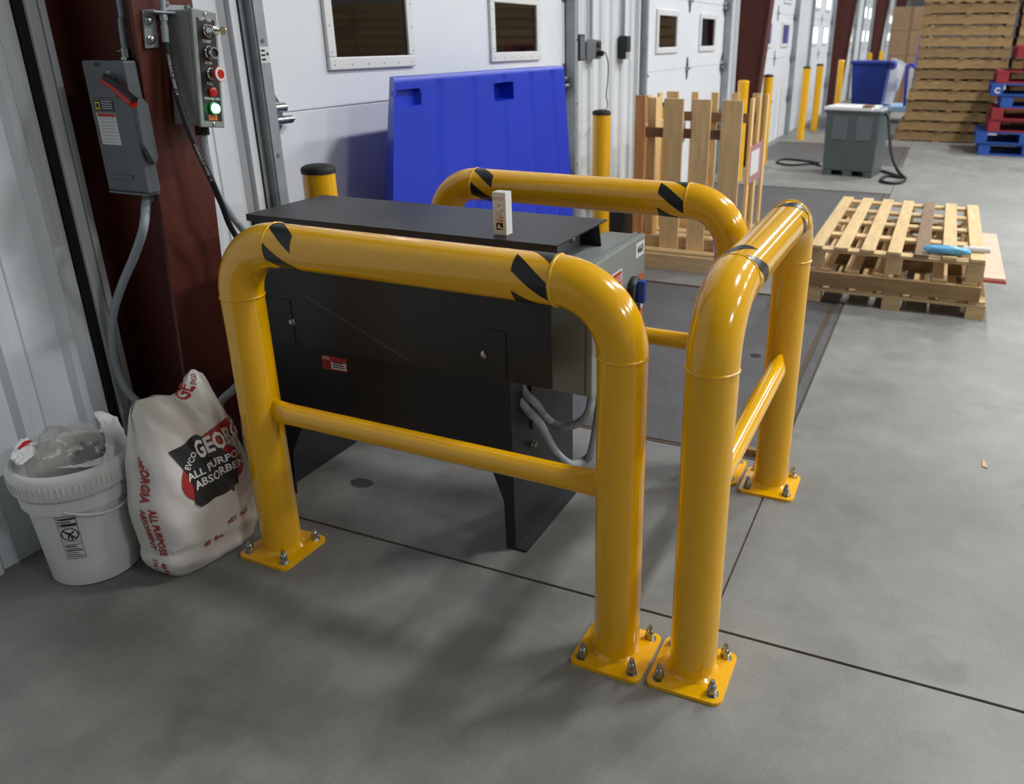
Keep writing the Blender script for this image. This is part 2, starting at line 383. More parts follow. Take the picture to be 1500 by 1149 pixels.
# ================================================================ YELLOW MACHINE GUARDS
HA, HS, RP, RE = .966, .8137, .0572, .1523
def guard(A, B, label, ph, bar=True):
    """U-shaped pipe guard with posts standing at A and B"""
    A = Vector((A[0], A[1], 0)); B = Vector((B[0], B[1], 0)); c = (A + B) / 2
    g = thing('pipe_guard', label, 'safety guard', c)
    d = (B - A).normalized(); ln = (B - A).length; Z = Vector((0, 0, 1)); nrm = d.cross(Z)
    ang = math.atan2(d.y, d.x)
    def weld(p, ax):
        ax = Vector(ax); u = ax.orthogonal().normalized(); q = ax.cross(u); mb = MB(); n = 40; m_ = 8; vs = []
        for i in range(n):
            a = 2 * PI * i / n; rr = .0034 + .0008 * math.sin(i * 4.1)
            for k in range(m_):
                b = 2 * PI * k / m_; R = RP + rr * math.cos(b) * .9
                vs.append(p + (u * math.cos(a) + q * math.sin(a)) * R + ax * (rr * 1.2 * math.sin(b)))
        mb.add(vs, [(i * m_ + k, i * m_ + (k + 1) % m_, ((i + 1) % n) * m_ + (k + 1) % m_, ((i + 1) % n) * m_ + k) for i in range(n) for k in range(m_)])
        obj('weld_bead', mb, 'yellow', g, 60)
    for P, s_ in ((A, 1), (B, -1)):
        e = d * s_
        obj('post', MB().tube([P + Z * .011, P + Z * HS], RP, 48, False), 'yellow', g, 40)
        arc = [P + Z * HS + e * RE * (1 - math.cos(a)) + Z * RE * math.sin(a) for a in [PI / 2 * k / 16 for k in range(17)]]
        obj('elbow', MB().tube(arc, RP + .0006, 48, False), 'yellow', g, 40)
        weld(P + Z * HS, Z); weld(P + e * RE + Z * HA, e)
        # base plate: rounded square, slightly dished at mid edges
        n = 6; r = .022; hb = .094; pts = []
        for cxn, cyn, a0 in ((1, 1, 0), (-1, 1, 90), (-1, -1, 180), (1, -1, 270)):
            for k in range(n + 1):
                a = math.radians(a0 + 90 * k / n); pts.append((cxn * (hb - r) + r * math.cos(a), cyn * (hb - r) + r * math.sin(a)))
        mb = MB(); vs = []; m_ = len(pts)
        rings = [(0.62, .016), (.80, .0125), (.93, .0105), (1, .009)]
        for sc, z in rings:
            for (a, b) in pts:
                rad = math.hypot(a, b); k = 1 - min(1, max(0, (rad / hb - 1) / .3))
                wv = .005 * k * (sc > .7) * (1 if abs(a) > abs(b) else .4)
                q = P + d * (a * sc) + nrm * (b * sc); vs.append((q.x, q.y, z + wv * (sc - .7) * 2))
        for (a, b) in pts: q = P + d * a + nrm * b; vs.append((q.x, q.y, 0))
        fs = [tuple(range(m_))]
        for i in range(len(rings)):
            fs += [(i * m_ + k, (i + 1) * m_ + k, (i + 1) * m_ + (k + 1) % m_, i * m_ + (k + 1) % m_) for k in range(m_)]
        fs.append(tuple(range(len(rings) * m_, (len(rings) + 1) * m_))[::-1])
        mb.add(vs, fs); obj('base_plate', mb, 'yellow', g, 50)
        obj('fillet_weld', MB().lathe(P, [(RP + .012, .012), (RP + .006, .016), (RP + .001, .024), (RP - .002, .026)], 40), 'yellow', g, 60)
        for a in (-1, 1):
            for b in (-1, 1):
                q = P + d * (a * .066) + nrm * (b * .066) + Z * .0095
                an = obj('anchor_bolt', MB().lathe(q, [(.0065, 0), (.0065, .040), (.0055, .042)], 12), 'zinc', g, 40)
                obj('washer', MB().lathe(q, [(.0165, 0), (.0165, .003), (.008, .003)], 20), 'zinc', an, 40)
                obj('nut', MB().hexnut(q + Z * .003, .0125, .014), 'zinc', an)
                obj('cap_nut', MB().lathe(q + Z * .017, [(.0105, 0), (.0108, .006), (.0085, .012), (.0062, .014)], 12), 'zinc', an, 40)
    obj('top_rail', MB().tube([A + d * RE + Z * HA, B - d * RE + Z * HA], RP, 48, False), 'yellow', g, 40)
    # lower rail with flattened ends
    zb = .478; n = 14; L0 = RP * .75; path = []; pr = []
    for k in range(41):
        s_ = L0 + (ln - 2 * L0) * k / 40; path.append(A + d * s_ + Z * zb)
        e = min(s_ - L0, ln - L0 - s_) / .075; e = min(1, max(0, e)); e = e * e * (3 - 2 * e)
        pr.append((1 * (.42 + .58 * e), 1.35 - .35 * e))
    obj('lower_rail', MB().tube(path, .0302, 28, True, pr), 'yellow', g, 50)
    # diagonal black bars of the hazard tape bands next to each elbow
    for base, sgn, p0 in ((A + d * RE, 1, ph), (B - d * RE, -1, ph + .9)):
        Lb = .088; s_lo = .004 if sgn > 0 else -.092
        for k in range(4):
            mb = MB(); vs = []; na, ns = 9, 7
            for i in range(ns):
                s_ = Lb * i / (ns - 1)
                for j in range(na):
                    f = p0 + k * PI / 2 + (PI / 4) * j / (na - 1) - s_ / RP * .72
                    vs.append(base + d * (s_lo + s_) + Z * HA + (Z * math.sin(f) - nrm * math.cos(f) * -1) * (RP + .0009))
            mb.add(vs, [(i * na + j, i * na + j + 1, (i + 1) * na + j + 1, (i + 1) * na + j) for i in range(ns - 1) for j in range(na - 1)])
            obj('hazard_stripe', mb, 'black_tape', g, 60)
    return g
GA = guard((1.590, 1.6741), (1.5677, .568), 'yellow pipe guard standing across the long near side of the black power unit', 1.12)
GC = guard((1.5739, .3692), (2.5648, .3692), 'yellow pipe guard standing across the open end by the grey enclosure, beside the dock leveler', .55)
GB = guard((2.615, 1.675), (2.600, .570), 'yellow pipe guard standing behind the black power unit, before the blue plastic panel', 1.12)

# ================================================================ BLACK HYDRAULIC POWER UNIT
pu = thing('hydraulic_power_unit', 'black steel hydraulic power unit on two side legs inside the yellow guards', 'power unit', (2.05, 1.4, 0))
XN, XF, YL, YRt = 1.862, 2.30, 1.922, 1.010
bm_ = MB().prism([(XN, YL, .0), (XN, YL - .06, .0), (XN, YL - .075, .165), (XN, YL - .13, .276), (XN, YRt + .075, .276), (XN, YRt + .035, .165), (XN, YRt + .032, 0), (XN, YRt, 0), (XN, YRt, .60), (XN, YL, .60)], (.008, 0, 0))
obj('front_plate', bm_, 'black_steel', pu)
obj('side_plate', MB().box(XN + .008, XF, YRt, YRt + .008, 0, .60), 'black_steel', pu)
obj('side_plate', MB().box(XN + .008, XF, YL - .008, YL, 0, .60), 'black_steel', pu)
obj('foot_flange', MB().box(XN, XF, YRt - .036, YRt, 0, .008), 'black_steel', pu)
obj('foot_flange', MB().box(XN, XF - .05, YL, YL + .020, 0, .008), 'black_steel', pu)
obj('shelf', MB().box(XN + .008, XF, YRt + .008, YL - .008, .58, .588), 'black_steel', pu)
obj('gusset_pad', MB().box(XN + .12, XF - .04, YRt - .006, YRt, .36, .56), 'black_steel', pu)
# cover: vertical front, flat top, rear sloping out; open at the right end
CZ0, CZ1, CXF, CXB = .573, .972, 1.838, 2.165
cv = obj('cover', MB().prism([(CXF, 1.852, CZ0), (CXF + .005, 1.852, CZ0), (CXF + .005, 1.852, CZ1 - .005), (CXB, 1.852, CZ1 - .005), (CXB + .10, 1.852, .62), (CXB + .105, 1.852, .62), (CXB + .005, 1.852, CZ1), (CXF, 1.852, CZ1)], (0, .868 - 1.852, 0)), 'black_steel', pu)
obj('cover_end', MB().prism([(CXF, 1.846, CZ0), (CXF, 1.846, CZ1), (CXB, 1.846, CZ1), (CXB + .10, 1.846, .62)], (0, .006, 0)), 'black_steel', cv)
obj('cover_back_panel', MB().prism([(CXF + .01, .93, .60), (CXF + .01, .93, CZ1 - .01), (CXB, .93, CZ1 - .01), (CXB + .08, .93, .62)], (0, .006, 0)), 'dark_grey_paint', cv)
lid = obj('lid', MB().box(1.825, 2.172, .843, 1.856, CZ1, CZ1 + .004).box(1.825, 1.828, .843, 1.856, CZ1 - .016, CZ1), 'black_steel', pu)
for px, py in ((428, 472), (710, 520)):
    p = onX(CXF, px, py)
    obj('bolt', MB().lathe((p.x, p.y, p.z), [(.0125, 0), (.0125, .002), (.009, .003), (.009, .008), (.006, .010)], 20, (-1, 0, 0)), 'zinc', pu, 40)
p = onY(YRt - .006, 781, 651); obj('bolt', MB().lathe(p, [(.012, 0), (.009, .004), (.009, .009)], 16, (0, -1, 0)), 'zinc', pu, 40)
for px, py in ((664, 512), (700, 470)):
    p = onX(CXF, px, py); obj('bolt_hole_disc', MB().lathe(p, [(.0035, 0), (.003, .0015)], 10, (-1, 0, 0)), 'black_steel', pu)  # raised discs in the cover's paint, put in place of bolt holes
# bolt tabs: thin raised plates under the bolts
for y0, y1 in ((1.745, 1.840), (1.005, 1.075)):
    obj('mounting_tab', MB().box(CXF - .003, CXF, y0, y1, CZ0 - .001, .72), 'black_steel', pu)
# scrape on the cover
mb = MB(); A_, B_ = onX(CXF - .0006, 446, 433), onX(CXF - .0006, 598, 528)
dv = (B_ - A_); nv = Vector((0, -dv.z, dv.y)).normalized(); L_ = [];R_ = []
for k in range(25):
    t = k / 24; wd = .0012 + .0026 * abs(math.sin(k * 1.7)) * (1 - .5 * t); c = A_ + dv * t
    L_.append(c + nv * wd); R_.append(c - nv * wd)
mb.add(L_ + R_, [(i, i + 1, 26 + i, 25 + i) for i in range(24)]); obj('scuff_mark', mb, 'scuff', pu)
# red maker's sticker
a = onX(XN - .0008, 471, 520); b = onX(XN - .0008, 509, 546); Xs = XN - .0008
st = obj('sticker', MB().box(Xs, XN, b.y, a.y, b.z, a.z), 'label_red', pu)
wS = a.y - b.y; hS = a.z - b.z
mb = MB(); text(mb, 'PTR', (Xs - .0005, a.y - .004, a.z - hS * .30), (0, -1, 0), (0, 0, 1), hS * .24, bold=.01); obj('lettering', mb, 'white_ink', st)
obj('print_panel', MB().box(Xs - .0004, Xs, b.y + .003, a.y - wS * .36, b.z + .004, a.z - hS * .38), 'white_ink', st)
mb = MB()
for k in range(3): mb.box(Xs - .0007, Xs - .0004, b.y + .008 + .003 * k, a.y - wS * .42, b.z + .009 + k * hS * .17, b.z + .013 + k * hS * .17)
for k in range(4): mb.box(Xs - .0007, Xs, a.y - wS * .32, a.y - .005, b.z + .006 + k * hS * .14, b.z + .008 + k * hS * .14)
obj('fine_print', mb, 'label_black', st)
# grey control enclosure at the open end
EX0, EX1, EY, EZ0, EZ1 = 1.955, 2.385, .798, .512, .892
en = obj('control_enclosure', MB().box(EX0, EX1, EY + .022, .93, EZ0, EZ1), 'grey_paint', pu, bevel=.004)
obj('enclosure_bracket', MB().box(EX0 + .02, EX1 - .10, .90, .99, .60, .85), 'black_steel', pu)
obj('enclosure_door', MB().box(EX0 - .003, EX1 + .003, EY, EY + .021, EZ0 - .003, EZ1 + .004), 'grey_paint', en, bevel=.005)
obj('gutter', MB().box(EX0, EX1, EY + .026, EY + .034, EZ1, EZ1 + .006), 'grey_paint', en)
def lab(x0, x1, z0, z1, m, nm='label', off=.0006): return obj(nm, MB().box(x0, x1, EY - off, EY, z0, z1), m, en)
lab(EX1 - .085, EX1 - .010, .835, .880, 'label_white')
mb = MB(); text(mb, '460', (EX1 - .0475, EY - .0012, .846), (1, 0, 0), (0, 0, 1), .024, center=True, bold=.02); obj('lettering', mb, 'label_black', en)
lab(EX1 - .305, EX1 - .205, .69, .835, 'label_white'); lab(EX1 - .300, EX1 - .210, .79, .83, 'label_red', off=.001)
mb = MB(); text(mb, 'DANGER', (EX1 - .255, EY - .0014, .802), (1, 0, 0), (0, 0, 1), .018, center=True); obj('lettering', mb, 'white_ink', en)
mb = MB()
for k in range(6): mb.box(EX1 - .30, EX1 - .215 - .006 * (k % 3), EY - .001, EY - .0005, .70 + k * .014, .704 + k * .014)
obj('fine_print', mb, 'label_black', en)
lab(EX1 - .07, EX1 - .006, .735, .775, 'label_orange'); lab(EX1 - .07, EX1 - .006, .66, .733, 'label_white'); lab(EX1 - .12, EX1 - .006, .615, .655, 'label_orange', off=.0008); lab(EX1 - .12, EX1 - .006, .535, .613, 'label_white')
cx_, cz_ = EX1 - .118, .742
ds = obj('disconnect_switch', MB().lathe((cx_, EY, cz_), [(.046, 0), (.046, .012), (.040, .020), (.030, .022)], 32, (0, -1, 0)).box(cx_ - .036, cx_ + .036, EY - .018, EY, cz_ - .075, cz_ - .01), 'label_black', en, 40)
obj('switch_ring', MB().lathe((cx_, EY - .020, cz_), [(.037, 0), (.037, .003), (.030, .003)], 32, (0, -1, 0)), 'zinc', ds, 40)
obj('switch_handle', MB().box(cx_ - .014, cx_ + .014, EY - .046, EY - .020, cz_ - .034, cz_ + .038), 'dial_blue', ds, bevel=.007)
obj('latch', MB().box(EX1 + .003, EX1 + .012, EY + .02, EY + .05, .74, .80).tube([(EX1 + .012, EY + .035, .77), (EX1 + .02, EY + .035, .77)], .008, 10), 'zinc', en)
obj('cover_screw', MB().lathe((2.11, .93, .925), [(.012, 0), (.009, .004), (.009, .010), (.005, .014)], 12, (0, -1, 0)), 'zinc', pu, 40)
def conduit(path, r, parent, name='flexible_conduit', m='conduit', n=14, seg=14, rib=True):
    P = bez(path, n); Q = []; R = []
    if rib:                                    # ribbed jacket
        tot = [0]
        for i in range(1, len(P)): tot.append(tot[-1] + (P[i] - P[i - 1]).length)
        cnt = int(tot[-1] / .0065); j = 0
        for k in range(cnt + 1):
            s_ = tot[-1] * k / cnt
            while j < len(tot) - 2 and tot[j + 1] < s_: j += 1
            f = (s_ - tot[j]) / max(1e-9, tot[j + 1] - tot[j]); Q.append(P[j].lerp(P[j + 1], f)); R.append(r * (1 if k % 2 else .955))
    else: Q = P; R = r
    return obj(name, MB().tube(Q, R, seg), m, parent, 80)
def PX(X, *pts): return [onX(X, *q) for q in pts]
conduit([(1.90, 1.00, .62)] + PX(1.93, (745, 562), (772, 600), (790, 620)) + PX(2.02, (812, 660), (835, 680)) + PX(2.10, (855, 675), (868, 655)) + [(2.15, .84, .50), (2.15, .845, .53)], .0135, pu)
conduit([(1.92, .975, .62)] + PX(1.95, (764, 566), (785, 592)) + PX(2.05, (803, 615), (825, 626), (850, 618), (864, 598)) + [(2.10, .855, .515)], .013, pu)
obj('conduit_gland', MB().tube([(2.10, .855, .512), (2.10, .855, .488)], .018, 6).tube([(2.15, .845, .512), (2.15, .845, .49)], .018, 6).tube([(2.25, .86, .512), (2.25, .86, .47)], .024, 12), 'rubber', pu)
conduit([(2.25, .86, .475), (2.25, .90, .43), (2.22, .96, .44), (2.20, 1.0, .47)], .011, pu, 'cable', 'rubber', rib=False)

# small carton standing on the lid
c0 = Vector((1.890, 1.030, CZ1 + .004)); hw, hd, hh = .0195, .017, .112
ct = thing('small_carton', 'small pale carton with orange print standing on the black lid', 'carton', c0)
obj('box_body', MB().box(c0.x - hd, c0.x + hd, c0.y - hw, c0.y + hw, c0.z, c0.z + hh), 'paper', ct, bevel=.001)
xf = c0.x - hd - .0004
mb = MB()
for z, l in ((.097, .9), (.092, .8), (.078, .25), (.076, .2), (.060, .5), (.055, .45), (.050, .55), (.043, .7), (.039, .7)):
    mb.box(xf, xf + .0003, c0.y - hw * l * (1 if z > .1 else .8), c0.y + hw * l * (1 if z != .088 else .9), c0.z + z, c0.z + z + .0016)
for k, z in enumerate((.064, .046, .036)): mb.box(xf, xf + .0003, c0.y - .012, c0.y - .004 + k * .004, c0.z + z, c0.z + z + .003)
obj('orange_print', mb, 'ink_orange', ct)
obj('logo_patch', MB().box(xf, xf + .0003, c0.y - .010, c0.y + .010, c0.z + .014, c0.z + .033), 'label_black', ct)
obj('logo_mark', MB().prism([(xf - .0002, c0.y + .007, c0.z + .018), (xf - .0002, c0.y + .003, c0.z + .030), (xf - .0002, c0.y - .002, c0.z + .024), (xf - .0002, c0.y - .004, c0.z + .018)], (.0002, 0, 0)), 'label_white', ct)
obj('logo_accent', MB().box(xf - .0002, xf, c0.y - .009, c0.y - .003, c0.z + .015, c0.z + .021), 'label_yellow', ct)
obj('top_print', MB().box(c0.x - .014, c0.x + .014, c0.y - .015, c0.y + .015, c0.z + hh, c0.z + hh + .0004), 'label_white', ct)

# ================================================================ BOLLARDS
def bollard(x, label, group=None, h=1.03, Y=2.0, cap='rubber'):
    b = thing('bollard', label, 'bollard', (x, Y, 0), 0, group)
    obj('post', MB().lathe((x, Y, 0), [(.0572, 0), (.0572, h)], 32), 'yellow', b, 40)
    if cap: obj('cap', MB().lathe((x, Y, h - .012), [(.060, 0), (.060, .014), (.057, .020), (.044, .027), (.022, .031), (0, .032)], 32), cap, b, 50)
    return b
bollard(2.33, 'yellow bollard with domed black cap between the power unit and the steel column')
bollard(5.03, 'yellow bollard with black cap before the ribbed wall between two doors', h=1.02)
bollard(9.1, 'plain yellow bollard sticking up behind the right corner of the slatted crate', h=1.03, cap='yellow')
bollard(6.35, 'yellow bollard standing behind the slats of the wooden crate', h=.98)
bollard(10.45, 'yellow bollard with black cap beside the steel column behind the crate', h=1.04)
bollard(13.4, 'yellow bollard with dark cap behind the crate, closer to its red column than its twin', h=1.05)
bollard(14.8, 'yellow bollard with dark cap before the far door, the one nearer the blue wheeled bin', h=1.05)
bollard(17.8, 'yellow bollard between the far red column and the blue wheeled bin', cap='yellow', h=1.05)
for px, X in ((1273, 23.2), (1290, 27), (1309, 31), (1318, 36)):
    p = onX(X, px, 90); bollard(X, 'distant yellow bollard beyond the blue wheeled bin', 'distant bollards', 1.1, p.y, 'yellow')

# ================================================================ BLUE PLASTIC PANEL against the first door
bp_ = thing('blue_plastic_panel', 'large blue moulded plastic panel with hand slots standing before the first door', 'plastic panel', (3.6, 2.07, 0))
def bluegrid():
    mb = MB(); nx, nz = 220, 40; zt = 1.312; yb = 2.115
    def edge(z): t = 1 - z / zt; return 2.885 - .29 * t, 4.54 + .06 * t
    slots = [(3.70, 3.90, 1.172, 1.252), (2.89, 3.055, 1.20, 1.262)]
    def depth(x, z, u):
        y = 1.985 + .055 * z / zt
        for g in (.20, .38, .56, .74, .90):
            dd = abs(u - g); y += .009 * max(0, 1 - dd / .022) if z < zt - .03 else 0
        for a, b, c, e in slots:
            if a < x < b and c < z < e: y += .16 if x > 3.5 else .03
        if z > zt - .02: y += .006 * ((z - zt + .02) / .02) ** 2
        return y
    zs = sorted(set([zt * k / nz for k in range(nz + 1)] + [s + q for sl in slots for s in sl[2:] for q in (-.003, .003)] + [zt - .02, zt - .013, zt - .006]))
    us = [k / nx for k in range(nx + 1)]
    vs = []
    for z in zs:
        a, b = edge(z)
        for u in us: x = a + (b - a) * u; vs.append((x, depth(x, z, u), z))
    n = len(us); m = len(zs)
    fs = [(j * n + i, j * n + i + 1, (j + 1) * n + i + 1, (j + 1) * n + i) for j in range(m - 1) for i in range(n - 1)]
    bk = len(vs)
    for z in zs:
        a, b = edge(z); vs += [(a + .075, yb, z), (b - .03, yb, z)]
    for j in range(m - 1):
        fs += [(j * n, (j + 1) * n, bk + 2 * j + 2, bk + 2 * j), (j * n + n - 1, bk + 2 * j + 1, bk + 2 * j + 3, (j + 1) * n + n - 1), (bk + 2 * j, bk + 2 * j + 2, bk + 2 * j + 3, bk + 2 * j + 1)]
    fs.append(tuple([(m - 1) * n + i for i in range(n)] + [bk + 2 * m - 1, bk + 2 * m - 2])); fs.append(tuple([i for i in range(n)][::-1] + [bk, bk + 1]))
    mb.add(vs, fs); return mb
obj('panel_shell', bluegrid(), 'blue_plastic', bp_, 35)
# black rubber block on the floor beside the second bollard
tag(obj('rubber_block', MB().prism([(5.25, 1.93, 0), (5.55, 1.93, 0), (5.52, 1.93, .30), (5.30, 1.93, .34)], (0, .17, 0)), 'rubber', bevel=.01), 'black rubber block on the floor between the capped bollard and the slatted crate', 'rubber block')

# ================================================================ THINGS ON THE FIRST COLUMN
yfl = lambda z: 2.108 - .07 * z
# grey safety switch
sw = thing('safety_switch', 'dark grey electrical safety switch with red lever mounted on the steel column', 'switch box', (1.69, 2.1, 1.05))
fY0, fY1, fz0, fz1 = 2.022, 2.182, 1.052, 1.402
obj('enclosure_body', MB().box(1.690, 1.785, 2.06, 2.18, fz0 + .004, fz1 - .004), 'dark_grey_paint', sw)
obj('front_cover', MB().box(1.648, 1.689, fY0, fY1, fz0, fz1), 'dark_grey_paint', sw, bevel=.004)
obj('raised_panel', MB().box(1.643, 1.648, fY0 + .045, fY1 - .02, fz1 - .095, fz1 - .03), 'dark_grey_paint', sw, bevel=.003)
obj('bottom_emboss', MB().box(1.644, 1.648, fY0 + .05, fY1 - .025, fz0 + .035, fz0 + .048), 'dark_grey_paint', sw, bevel=.002)
obj('cover_lip', MB().box(1.644, 1.69, fY0 + .01, fY1 - .004, fz0 - .006, fz0), 'dark_grey_paint', sw)
hp = [onX(1.636, 152, 118), onX(1.628, 172, 132), onX(1.62, 196, 152)]
lv = obj('switch_lever', MB().tube(bez(hp, 6), [.010] * 7 + [.0125] * 6, 12), 'switch_red', sw, 60)
hq = [p + Vector((-.003, -.010, .010)) for p in hp]
obj('lever_cover', MB().tube(bez(hq, 6), .009, 10), 'label_black', lv, 60)
obj('lever_mount', MB().prism([(1.652, fY0, 1.30), (1.672, fY0, 1.31), (1.689, fY0, 1.29), (1.689, fY0, 1.15), (1.676, fY0, 1.13), (1.650, fY0, 1.19)], (0, -.014, 0)), 'dark_grey_paint', sw, 40)
obj('lever_window', MB().prism([(1.645, fY0 - .0135, 1.175), (1.668, fY0 - .0135, 1.180), (1.680, fY0 - .0135, 1.135), (1.658, fY0 - .0135, 1.140)], (0, .0015, 0)), 'label_black', sw)
obj('cover_screw', MB().lathe((1.648, 2.085, 1.373), [(.006, 0), (.004, .003)], 10, (-1, 0, 0)), 'zinc', sw)
def fl_(y0, y1, z0, z1, m, nm='label', o=.0006): return obj(nm, MB().box(1.648 - o, 1.648, y0, y1, z0, z1), m, sw)
pa = onX(1.647, 136, 147); pb = onX(1.647, 168, 163)
fl_(pb.y, pa.y, pb.z, pa.z, 'label_black')
mb = MB(); q = .018; yc, zc = pa.y - .014, (pa.z + pb.z) / 2
mb.box(1.6468, 1.6474, yc - .009, yc + .009, zc - .010, zc + .010); obj('logo_patch', mb, 'label_yellow', sw)
mb = MB().box(1.6464, 1.6470, yc - .005, yc + .005, zc - .006, zc + .006); obj('logo_mark', mb, 'label_black', sw)
mb = MB()
for k in range(4): mb.box(1.6468, 1.6474, pb.y + .006, yc - .016, pb.z + .005 + k * .006, pb.z + .007 + k * .006)
obj('fine_print', mb, 'label_white', sw)
pc = onX(1.647, 140, 165); pd = onX(1.647, 178, 213)
fl_(pd.y, pc.y - .002, pd.z, pc.z, 'label_white'); fl_(pd.y + .002, pc.y - .006, pc.z - .010, pc.z - .001, 'label_red', o=.001)
mb = MB()
for k in range(8): mb.box(1.6469, 1.6474, pd.y + .006 + .004 * (k % 3), pc.y - .010, pd.z + .006 + k * .009, pd.z + .0075 + k * .009)
obj('fine_print', mb, 'conduit', sw)
mb = MB(); text(mb, '480V', onX(1.6474, 137, 97), (0, -1, 0), (0, 0, 1), .010, bold=.01); obj('lettering', mb, 'label_black', sw)
# conduits of the switch
rc = thing('rigid_conduit', 'thin grey metal conduit rising from the top of the safety switch', 'conduit', (1.70, 2.09, 1.402))
P = [onX(1.70, 176, 88), onX(1.70, 175, 60), onX(1.71, 169, 35), onX(1.73, 165, 0)]; P = [Vector((1.715, 2.085, 1.402)), Vector((1.715, 2.085, 1.44)), Vector((1.722, 2.088, 1.50)), Vector((1.735, 2.095, 1.56)), Vector((1.735, 2.095, 2.2))]
obj('pipe', MB().tube(bez(P, 8), .0095, 16), 'galv', rc, 60)
obj('connector', MB().hexnut((1.715, 2.085, 1.402), .017, .008).lathe((1.715, 2.085, 1.41), [(.013, 0), (.013, .022), (.010, .024)], 14).tube([(1.715, 2.085, 1.424), (1.715, 2.115, 1.424)], .004, 8), 'zinc', rc)
fc = thing('flexible_conduit', 'pale grey ribbed flexible conduit curving down the column behind the absorbent bag', 'conduit', (1.66, 2.05, .4))
P = [Vector((1.70, 2.085, 1.052))] + [onX(1.675, 214, 300)] + [onX(1.635, *q) for q in ((210, 335), (197, 375), (178, 420), (166, 460), (164, 500), (171, 540), (186, 572))] + [onX(1.65, 210, 598), onX(1.68, 240, 640), Vector((1.70, 2.03, .22)), Vector((1.72, 1.99, .02))]
conduit(P, .0125, fc, 'jacket')
obj('connector', MB().tube([(1.70, 2.085, 1.052), (1.70, 2.085, 1.02)], .017, 12), 'conduit', fc)
f2 = thing('flexible_conduit', 'short grey flexible conduit running behind the absorbent bag and the guard post', 'conduit', (1.75, 1.95, .4))
conduit([Vector((1.72, 1.99, .30)), onY(1.95, 322, 592), onY(1.93, 345, 568), Vector((1.84, 1.90, .50)), Vector((1.90, 1.86, .56)), Vector((1.95, 1.83, .60))], .0125, f2, 'jacket')
# button box, hung slightly out of plumb on the flange
tilt = math.radians(6.4)
bb = thing('push_button_station', 'grey push button station with lit green lamp hanging on the steel column', 'control box', (1.815, 1.95, 1.37))
U = Vector((math.cos(tilt), 0, -math.sin(tilt))); V = Vector((math.sin(tilt), 0, math.cos(tilt))); Nn = Vector((0, -1, 0))
O = Vector((1.816, 1.900, 1.376))             # middle of the front face
def BB(u, v, n=0): return O + U * u + V * v + Nn * n
def bbox(u0, u1, v0, v1, n0, n1): return MB().prism([BB(u0, v0, n0), BB(u1, v0, n0), BB(u1, v1, n0), BB(u0, v1, n0)], Nn * (n1 - n0))
hwid, hhei = .0425, .154
obj('body', bbox(-hwid + .002, hwid - .002, -hhei + .003, hhei - .003, -.105, -.012), 'grey_paint', bb, bevel=.008, seg=3)
obj('front_plate', bbox(-hwid, hwid, -hhei, hhei, -.012, 0), 'grey_paint', bb, bevel=.003)
obj('legend_plate', bbox(-hwid + .013, hwid - .009, -hhei + .018, hhei - .022, 0, .001), 'label_black', bb)
obj('mounting_ear', bbox(-.045, .045, hhei - .004, hhei + .026, -.106, -.100), 'galv', bb)
for u in (-.035, .035): obj('ear_bolt', MB().lathe(BB(u, hhei + .013, -.100), [(.008, 0), (.008, .006), (.005, .008)], 6, Nn), 'zinc', bb)
for v in (hhei - .010, -hhei + .009): obj('plate_screw', MB().lathe(BB(.002, v, 0), [(.006, 0), (.005, .003), (.002, .004)], 14, Nn), 'chrome', bb, 50)
vs_ = [.102, .045, -.010, -.058, -.102]
def btn(v, prof, m, name): return obj(name, MB().lathe(BB(.004, v, .001), prof, 28, Nn), m, bb, 40)
k1 = btn(vs_[0], [(.018, 0), (.018, .005), (.015, .007), (.015, .016), (.012, .020), (.012, .032), (.009, .034)], 'chrome', 'key_switch')
mb = MB().prism([BB(.002, vs_[0] - .002, .034), BB(.006, vs_[0] - .002, .034), BB(.006, vs_[0] + .003, .034), BB(.002, vs_[0] + .003, .034)], Nn * .018)
mb.lathe(BB(.002, vs_[0], .060), [(.011, 0), (.011, .002)], 18, U); obj('key', mb, 'brass', k1)
k2 = btn(vs_[1], [(.019, 0), (.019, .006), (.016, .008), (.016, .018), (.0155, .022), (.0115, .022), (.0115, .016)], 'chrome', 'start_button')
obj('button_cap', MB().lathe(BB(.004, vs_[1], .014), [(.0112, 0), (.0112, .004)], 20, Nn), 'label_black', k2)
k3 = btn(vs_[2], [(.017, 0), (.017, .006), (.014, .008), (.014, .020)], 'chrome', 'stop_button')
obj('mushroom_cap', MB().lathe(BB(.004, vs_[2], .020), [(.012, 0), (.020, .010), (.021, .014), (.020, .018), (.012, .0195)], 28, Nn), 'btn_red', k3, 40)
obj('cap_ring', MB().lathe(BB(.004, vs_[2], .0375), [(.0195, 0), (.0185, .0022), (.0125, .0022), (.0125, 0)], 28, Nn), 'label_white', k3, 40)
btn(vs_[3], [(.0135, 0), (.0135, .004), (.0125, .007), (.008, .009), (0, .0095)], 'btn_red', 'pilot_lamp')
k5 = btn(vs_[4], [(.0175, 0), (.0175, .005), (.014, .007)], 'lens_green', 'pilot_lamp')
obj('lit_lens', MB().lathe(BB(.004, vs_[4], .007), [(.0132, 0), (.0125, .008), (.008, .012), (0, .013)], 24, Nn), 'btn_green', k5, 50)
mb = MB()
for s_, u, v, sz in (('OFF', -.012, .126, .0075), ('ON', .012, .126, .0075), ('START', 0, .0705, .0072), ('STOP', 0, .0145, .0072), ('FULL', 0, -.0395, .0072), ('POWER ON', .003, -.0795, .0070)):
    text(mb, s_, BB(u, v, .0014), U, V, sz, center=True, bold=.01)
obj('lettering', mb, 'white_ink', bb)
so = obj('maker_sticker', bbox(-.014, .016, -.134, -.1195, .001, .0014), 'label_orange', bb)
mb = MB(); text(mb, 'PTR', BB(.001, -.1305, .0018), U, V, .008, center=True, bold=.02); obj('lettering', mb, 'label_red', so)
